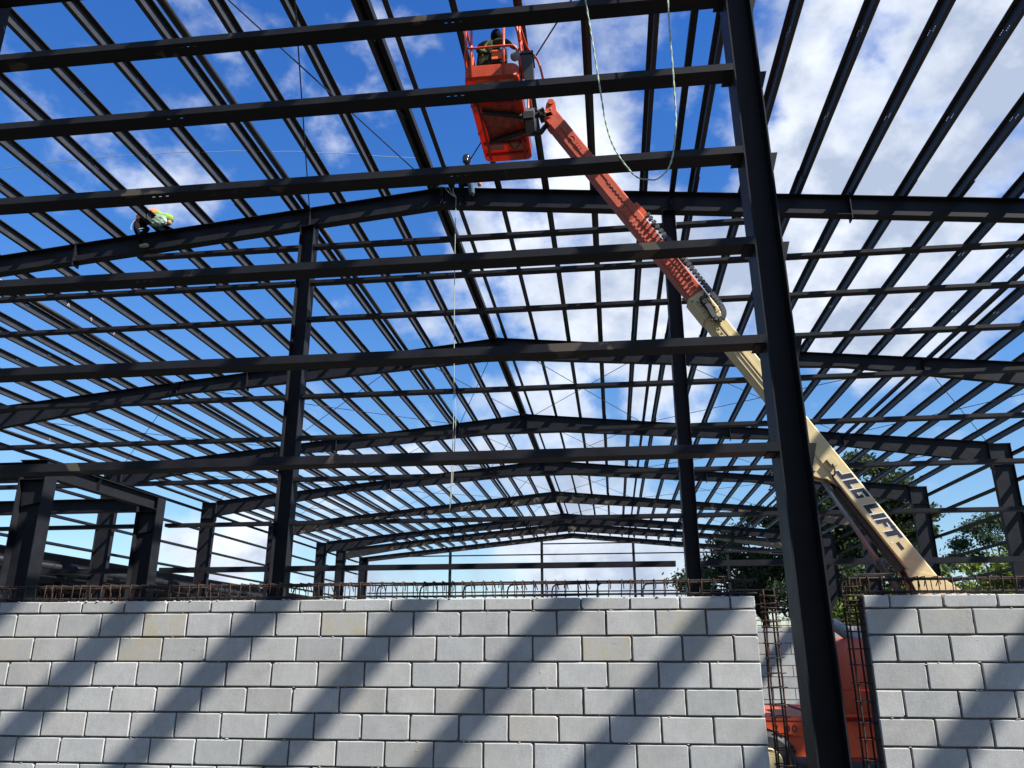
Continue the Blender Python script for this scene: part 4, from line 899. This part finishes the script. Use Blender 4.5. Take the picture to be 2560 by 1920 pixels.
# ------------------------------------------------------------------ people
def skin(verts, edges, root=0, sub=1):
    """verts: list of (pos, radius or (rx, ry)); continuous surface grown over the joints"""
    me = bpy.data.meshes.new('skel'); me.from_pydata([tuple(v[0]) for v in verts], edges, [])
    ob = bpy.data.objects.new('skel', me); COL.objects.link(ob)
    md = ob.modifiers.new('s', 'SKIN'); md.use_smooth_shade = True
    lay = me.skin_vertices[0] if len(me.skin_vertices) else None
    if lay is None:
        import bmesh
        bm = bmesh.new(); bm.from_mesh(me); bm.verts.layers.skin.verify(); bm.to_mesh(me); bm.free(); lay = me.skin_vertices[0]
    for i, v in enumerate(verts):
        r_ = v[1] if isinstance(v[1], tuple) else (v[1], v[1]); lay.data[i].radius = r_; lay.data[i].use_root = (i == root)
    ss = ob.modifiers.new('u', 'SUBSURF'); ss.levels = sub; ss.render_levels = sub
    bpy.context.view_layer.update()
    m2 = bpy.data.meshes.new_from_object(ob.evaluated_get(bpy.context.evaluated_depsgraph_get())); bpy.data.objects.remove(ob)
    return m2
def person(label, J, limbs_mat, body_verts, edges, root=0):
    org = body_verts[root][0]
    t = None
    me = skin([(Vector(p)-Vector(org), r) for p, r in body_verts], edges, root, 2)
    me.materials.append(limbs_mat)
    o = obj('person', None, limbs_mat, org=org, me=me)
    o.data.name = 'person'
    tag(o, label, 'person', 'construction workers'); return o
def fingers(vs, es, wi, wrist, d, side, sc=1.):
    """palm + four unequal curled fingers + a thumb from the palm's side, grown from joint index wi"""
    d = Vector(d).normalized(); sdv = Vector(side).normalized(); nrm = d.cross(sdv)
    vs.append((tuple(Vector(wrist)+d*.045*sc), (.032*sc, .018*sc))); pi = len(vs)-1; es.append((wi, pi))
    for k, ln in enumerate((.060, .072, .066, .050)):
        b0 = Vector(wrist)+d*.085*sc+sdv*(k-1.5)*.021*sc
        a = len(vs); vs.append((tuple(b0), .0095*sc)); es.append((pi, a))
        vs.append((tuple(b0+d*ln*.5*sc+nrm*.008*sc), .0088*sc)); es.append((a, a+1))
        vs.append((tuple(b0+d*ln*.85*sc+nrm*.03*sc), .0078*sc)); es.append((a+1, a+2))
    b0 = Vector(wrist)+d*.04*sc-sdv*.038*sc; a = len(vs); vs.append((tuple(b0), .011*sc)); es.append((pi, a))
    vs.append((tuple(b0+d*.035*sc-sdv*.012*sc+nrm*.015*sc), .009*sc)); es.append((a, a+1))
CAMO = mat('camouflage_cloth', (.045, .055, .028), .85, .15, var=.6, vs=9, spots=(.11, .12, .05), spot_scale=9, spot_lo=.58)
DARKC = mat('dark_work_cloth', (.010, .010, .013), .9, .08, var=.4, vs=14, bump=.3)
JEAN = mat('blue_jeans', (.10, .15, .20), .85, .15, var=.35, vs=14, bump=.3)
LIME = mat('lime_green_cloth', (.22, .38, .06), .8, .2, var=.25, vs=12, bump=.3)
ORNG = mat('orange_vest_cloth', (.85, .20, .045), .75, .2, var=.2, vs=12, bump=.2)
BAGM = mat('pale_green_plastic', (.26, .36, .26), .25, .6, var=.5, vs=10, bump=.8, bs=14)
SKINM = mat('skin_tone', (.35, .19, .12), .6, .3, var=.15)
GLOVE = mat('orange_glove', (.62, .26, .08), .7, .2)
HELM = mat('glossy_black_shell', (.012, .012, .014), .12, .6)
BOOT = mat('tan_boot', (.42, .38, .22), .7, .3, var=.3)

# worker in the platform, crouched and bent to the right, hood up
h = Vector((-1.80, 11.35, Z0+.42))
vs = [((h.x, h.y, h.z), (.16, .13)), ((-1.80, 11.33, Z0+.62), (.15, .12)), ((-1.74, 11.30, Z0+.82), (.17, .12)), ((-1.67, 11.27, Z0+.93), (.10, .09)), ((-1.64, 11.26, Z0+1.0), (.075, .08)), ((-1.625, 11.25, Z0+1.04), (.09, .10)), ((-1.62, 11.25, Z0+1.10), (.07, .08))]
es = [(0, 1), (1, 2), (2, 3), (3, 4), (4, 5), (5, 6)]
def limb(start, pts): 
    i0 = start
    for p, r in pts: vs.append((p, r)); es.append((i0, len(vs)-1)); i0 = len(vs)-1
    return i0
w = limb(2, [((-1.58, 11.18, Z0+.90), .07), ((-1.42, 11.10, Z0+.80), .052), ((-1.33, 11.12, Z0+.70), .036)]); fingers(vs, es, w, vs[w][0], (.8, .1, -.5), (0, 1, .2))
w = limb(2, [((-1.90, 11.22, Z0+.86), .07), ((-1.92, 11.10, Z0+.66), .052), ((-1.78, 11.08, Z0+.60), .036)]); fingers(vs, es, w, vs[w][0], (1, .1, .0), (0, .3, 1))
w = limb(0, [((-1.70, 11.28, Z0+.36), .095), ((-1.62, 11.08, Z0+.40), .075), ((-1.62, 11.14, Z0+.16), .052), ((-1.62, 11.12, Z0+.06), .045), ((-1.62, 11.0, Z0+.055), .04)])
w = limb(0, [((-1.92, 11.3, Z0+.34), .095), ((-1.95, 11.12, Z0+.10), .075), ((-1.95, 11.36, Z0+.075), .052), ((-1.95, 11.52, Z0+.065), .045)])
pa = person('worker in hooded dark green camouflage jacket crouching in the lift basket', None, CAMO, vs, es)
fa = MB().ell((-1.60, 11.33, Z0+1.02), (.062, .05, .085)); fa.ell((-1.60, 11.385, Z0+1.015), (.014, .022, .02), 8, 6); obj('face', fa, SKINM, pa, smooth=True)
hd = MB().ell((-1.625, 11.24, Z0+1.06), (.105, .125, .125)); obj('hood', hd, DARKC, pa, smooth=True)
obj('harness', MB().tube(smooth_path([(-1.90, 11.16, Z0+.5), (-1.82, 11.16, Z0+.78), (-1.72, 11.14, Z0+.93)], 4), .02, 6), mat('harness_webbing', (.25, .22, .06), .8), pa)

# worker on the ridge, black helmet, legs over the front of the rafter
vs = [((-3.13, 17.08, 10.86), (.15, .12)), ((-3.13, 17.05, 11.02), (.14, .11)), ((-3.13, 17.0, 11.20), (.17, .11)), ((-3.15, 16.98, 11.30), (.09, .08)), ((-3.165, 16.95, 11.37), (.055, .055)), ((-3.175, 16.93, 11.46), (.085, .10)), ((-3.175, 16.93, 11.54), (.06, .07))]
es = [(0, 1), (1, 2), (2, 3), (3, 4), (4, 5), (5, 6)]
w = limb(2, [((-2.95, 17.0, 11.20), .065), ((-2.86, 16.95, 10.98), .05), ((-2.85, 16.92, 10.80), .034)]); fingers(vs, es, w, vs[w][0], (.05, -.1, -1), (1, 0, 0))
w = limb(2, [((-3.32, 17.0, 11.20), .065), ((-3.40, 16.93, 10.98), .05), ((-3.33, 16.85, 10.86), .034)]); fingers(vs, es, w, vs[w][0], (.5, -.3, -.7), (0, 1, 0))
limb(0, [((-3.06, 16.98, 10.85), .095), ((-3.05, 16.74, 10.82), .08), ((-3.03, 16.82, 10.58), .06), ((-3.01, 16.86, 10.40), .05), ((-3.0, 16.78, 10.35), .045)])
limb(0, [((-3.22, 16.98, 10.85), .095), ((-3.29, 16.76, 10.82), .08), ((-3.27, 16.90, 10.55), .06), ((-3.25, 16.92, 10.42), .045)])
pb = person('worker in black helmet sitting at the ridge with jeans legs dangling', None, DARKC, vs, es)
obj('helmet', MB().ell((-3.175, 16.93, 11.50), (.115, .14, .125), 20, 12), HELM, pb, smooth=True)
obj('visor', MB().ell((-3.185, 16.83, 11.40), (.085, .06, .10), 16, 10), HELM, pb, smooth=True)
obj('face', MB().ell((-3.175, 16.86, 11.40), (.065, .045, .085)), SKINM, pb, smooth=True)
obj('jeans_leg', MB().tube([(-3.055, 16.86, 10.835), (-3.05, 16.735, 10.80), (-3.035, 16.79, 10.65), (-3.02, 16.83, 10.50), (-3.015, 16.85, 10.43)], [.10, .095, .082, .072, .066], 12), JEAN, pb, smooth=True)
obj('glove', MB().ell((-2.845, 16.91, 10.77), (.05, .045, .06)), GLOVE, pb, smooth=True)

# worker bent over the left rafter: orange vest, lime hood
vs = [((-11.58, 16.90, 10.310), (.13, .15)), ((-11.42, 16.88, 10.420), (.12, .15)), ((-11.20, 16.86, 10.450), (.12, .17)), ((-11.05, 16.86, 10.410), (.08, .09)), ((-10.97, 16.86, 10.380), (.055, .055)), ((-10.86, 16.85, 10.340), (.10, .09)), ((-10.80, 16.84, 10.290), (.07, .07))]
es = [(0, 1), (1, 2), (2, 3), (3, 4), (4, 5), (5, 6)]
w = limb(2, [((-11.08, 16.72, 10.370), .07), ((-10.93, 16.74, 10.210), .055), ((-10.78, 16.84, 10.090), .036)]); fingers(vs, es, w, vs[w][0], (.8, .2, -.5), (0, 1, 0))
w = limb(2, [((-11.06, 17.02, 10.370), .07), ((-10.92, 17.05, 10.190), .055), ((-10.74, 17.08, 10.110), .036)]); fingers(vs, es, w, vs[w][0], (.8, .1, -.4), (0, 1, 0))
limb(0, [((-11.62, 16.83, 10.230), .10), ((-11.55, 16.72, 10.020), .075), ((-11.53, 16.92, 9.82), .055), ((-11.52, 16.99, 9.70), .045), ((-11.45, 16.97, 9.655), .042), ((-11.36, 16.94, 9.65), .036)])
limb(0, [((-11.60, 17.02, 10.230), .10), ((-11.42, 17.02, 10.160), .075), ((-11.60, 17.12, 10.130), .055), ((-11.72, 17.12, 10.120), .045)])
pc = person('worker in orange vest and lime green hood bending over the left rafter', None, DARKC, vs, es)
def shell(pts, rad, k=14): return MB().tube(pts, rad, k)
b = MB(); P_ = [(-11.60, 16.90, 10.360), (-11.48, 16.885, 10.430), (-11.36, 16.875, 10.465), (-11.22, 16.865, 10.475), (-11.12, 16.86, 10.450)]
obj('vest', shell(P_, [.155, .165, .17, .165, .14]), ORNG, pc, smooth=True)
obj('reflective_band', shell([(-11.37, 16.875, 10.465), (-11.33, 16.873, 10.470)], [.176, .176]), GRY, pc, smooth=True)
obj('hood', shell([(-11.13, 16.86, 10.435), (-11.02, 16.86, 10.420), (-10.95, 16.855, 10.390), (-10.88, 16.85, 10.360), (-10.78, 16.845, 10.310), (-10.74, 16.84, 10.270)], [.13, .105, .095, .12, .125, .10]), LIME, pc, smooth=True)
obj('face', MB().ell((-10.76, 16.83, 10.200), (.07, .07, .07)), SKINM, pc, smooth=True)
obj('sleeve', shell([(-11.10, 16.74, 10.350), (-11.0, 16.70, 10.270), (-10.92, 16.73, 10.210), (-10.82, 16.80, 10.130)], [.10, .085, .07, .05]), BAGM, pc, smooth=True)
obj('boot', MB().ell((-11.42, 16.95, 9.66), (.14, .055, .055)).ell((-11.37, 16.935, 9.665), (.075, .05, .05)), BOOT, pc, smooth=True)
bg_ = MB(); c_ = Vector((-10.98, 16.70, 10.20)); n0 = 0; nu, nv = 18, 10
rnd = random.Random(4)
for i in range(nv+1):
    th = math.pi*i/nv
    for j2 in range(nu):
        ph = 2*math.pi*j2/nu; k = 1+rnd.uniform(-.14, .14)
        bg_.v.append((c_.x+.235*k*math.sin(th)*math.cos(ph), c_.y+.10*k*math.sin(th)*math.sin(ph), c_.z+.155*k*math.cos(th)))
for i in range(nv):
    for j2 in range(nu): bg_.f.append((i*nu+j2, (i+1)*nu+j2, (i+1)*nu+(j2+1) % nu, i*nu+(j2+1) % nu))
tag(obj('tool_bag', bg_, BAGM), 'crumpled pale green plastic bag hanging before the bending worker', 'bag')
tag(obj('lanyard', MB().tube(smooth_path([(-11.62, 16.80, 10.38), (-11.68, 16.74, 10.22), (-11.70, 16.72, 10.06), (-11.62, 16.70, 9.97), (-11.48, 16.74, 10.03), (-11.40, 16.85, 10.10)], 6), .008, 6), ROPEW, smooth=True), 'pale safety lanyard looping below the worker in orange vest', 'lanyard')

# ------------------------------------------------------------------ trees and shrubs
def leaf_cloud(clumps, n, size, seed):
    rg = np.random.default_rng(seed); w = np.array([c[3]**2.2 for c in clumps]); w /= w.sum()
    idx = rg.choice(len(clumps), n, p=w); C_ = np.array([c[:3] for c in clumps])[idx]; Rr = np.array([c[3] for c in clumps])[idx]
    d = rg.normal(size=(n, 3)); d /= np.linalg.norm(d, axis=1)[:, None]
    p = C_+d*(Rr*np.minimum(np.abs(rg.normal(.62, .34, n)), 1.6))[:, None]*np.array([1.1, 1.1, .66])
    a = rg.normal(size=(n, 3)); a /= np.linalg.norm(a, axis=1)[:, None]; b = np.cross(a, rg.normal(size=(n, 3))); b /= np.linalg.norm(b, axis=1)[:, None]
    s = size*rg.uniform(.55, 1.3, n)[:, None]
    v = np.stack([p-a*s, p+b*s*.5, p+a*s, p-b*s*.5], 1).reshape(-1, 3)
    m = MB(); m.v = [tuple(x) for x in v]; m.f = [(4*i, 4*i+1, 4*i+2, 4*i+3) for i in range(n)]; return m
def tree(name, label, x, y, zb, h, clumps, n, size, lm, seed, trunk_r=.35):
    rnd = random.Random(seed)
    t = thing(name, label, 'tree' if 'tree' in name else 'shrub', (x, y, zb), 'trees and bushes behind the steel frame')
    top = Vector((x, y, zb+h*.55)); b = MB().tube(smooth_path([(x, y, zb), (x+.1*trunk_r, y, zb+h*.25), (x-.2*trunk_r, y, zb+h*.4), top], 4), [trunk_r*(1-.045*i) for i in range(13)], 9)
    for c in clumps:
        b.tube(smooth_path([(x, y, zb+h*rnd.uniform(.25, .45)), ((x+c[0])/2+rnd.uniform(-.4, .4), (y+c[1])/2, (zb+h*.5+c[2])/2), (c[0], c[1], c[2])], 3), [trunk_r*.4*(1-.11*i) for i in range(7)], 6)
    obj('trunk', b, BARK, t, smooth=True); obj('crown', leaf_cloud(clumps, n, size, seed), lm, t)
def blob(cx, cy, cz, rx, rz_, n, rmin, rmax, seed):
    rnd = random.Random(seed); o_ = []
    while len(o_) < n:
        a, b_, c_ = rnd.uniform(-1, 1), rnd.uniform(-1, 1), rnd.uniform(-1, 1)
        if a*a+b_*b_+c_*c_ < 1: o_.append((cx+a*rx, cy+b_*rx*.8, cz+c_*rz_, rnd.uniform(rmin, rmax)))
    return o_
tree('tall_tree', 'tall dark green tree rising behind the right eave columns', 27.5, 95, -1.62, 23, blob(26.0, 95, 14.4, 9.6, 7.6, 95, .7, 1.9, 1), 52000, .30, LEAF2, 1, .6)
tree('tall_tree', 'dark spreading tree behind the centre right column', 17.5, 100, -1.62, 17, blob(15.5, 100, 8.5, 8.0, 5.0, 56, .9, 2.0, 2), 28000, .25, LEAF, 2, .5)
tree('tall_tree', 'dense low tree between the frame columns at right', 28, 88, -1.62, 13, blob(25, 88, 6.2, 8, 4.2, 46, .9, 2.0, 3), 24000, .25, LEAF, 3, .45)
fl_ = [(44.3+dx, 100+dy, z, r_) for dx, dy, z, r_ in ((0, 0, 14.0, 1.5), (-2.2, 0, 13.2, 1.4), (2.0, 1, 13.4, 1.5), (-3.6, 1, 11.4, 1.3), (-1.4, -1, 11.8, 1.3), (1.6, 0, 11.2, 1.4), (4, 0, 12.6, 1.5), (5.5, 0, 11, 1.5), (-4.6, 0, 9.8, 1.1), (-2.4, 0, 9.8, 1.2), (.6, 0, 9.5, 1.2), (3.2, 0, 9.4, 1.4), (6.5, 0, 9.2, 1.4), (2.6, 1, 14.4, 1.0), (-5.6, 0, 8.8, .9), (7.5, 0, 12, 1.4))]
tree('layered_tree', 'feathery layered tree with flat branches at the right edge', 45, 100, -1.62, 15, fl_, 13000, .21, LEAF4, 4, .35)
for i, (x, y, zt_, rr, lb_) in enumerate(((19.9, 54, 4.4, 2.2, 'bright green bush just right of the boom foot'), (20.9, 50, 4.7, 2.4, 'bright green bush between the two right eave columns'), (20.8, 45.5, 4.4, 2.3, 'bright green bush at the far right edge'), (23.5, 62, 5.6, 3.0, 'taller bright bush behind the right eave columns'), (20.0, 66, 4.6, 2.6, 'yellow-green bush low behind the lift boom'))):
    tree('bush', lb_, x, y, -1.62, zt_+1.62, blob(x, y, zt_*.35, rr, zt_*.62, 20, .6, 1.2, 40+i), 7000, .17, LEAF3, 40+i, .12)
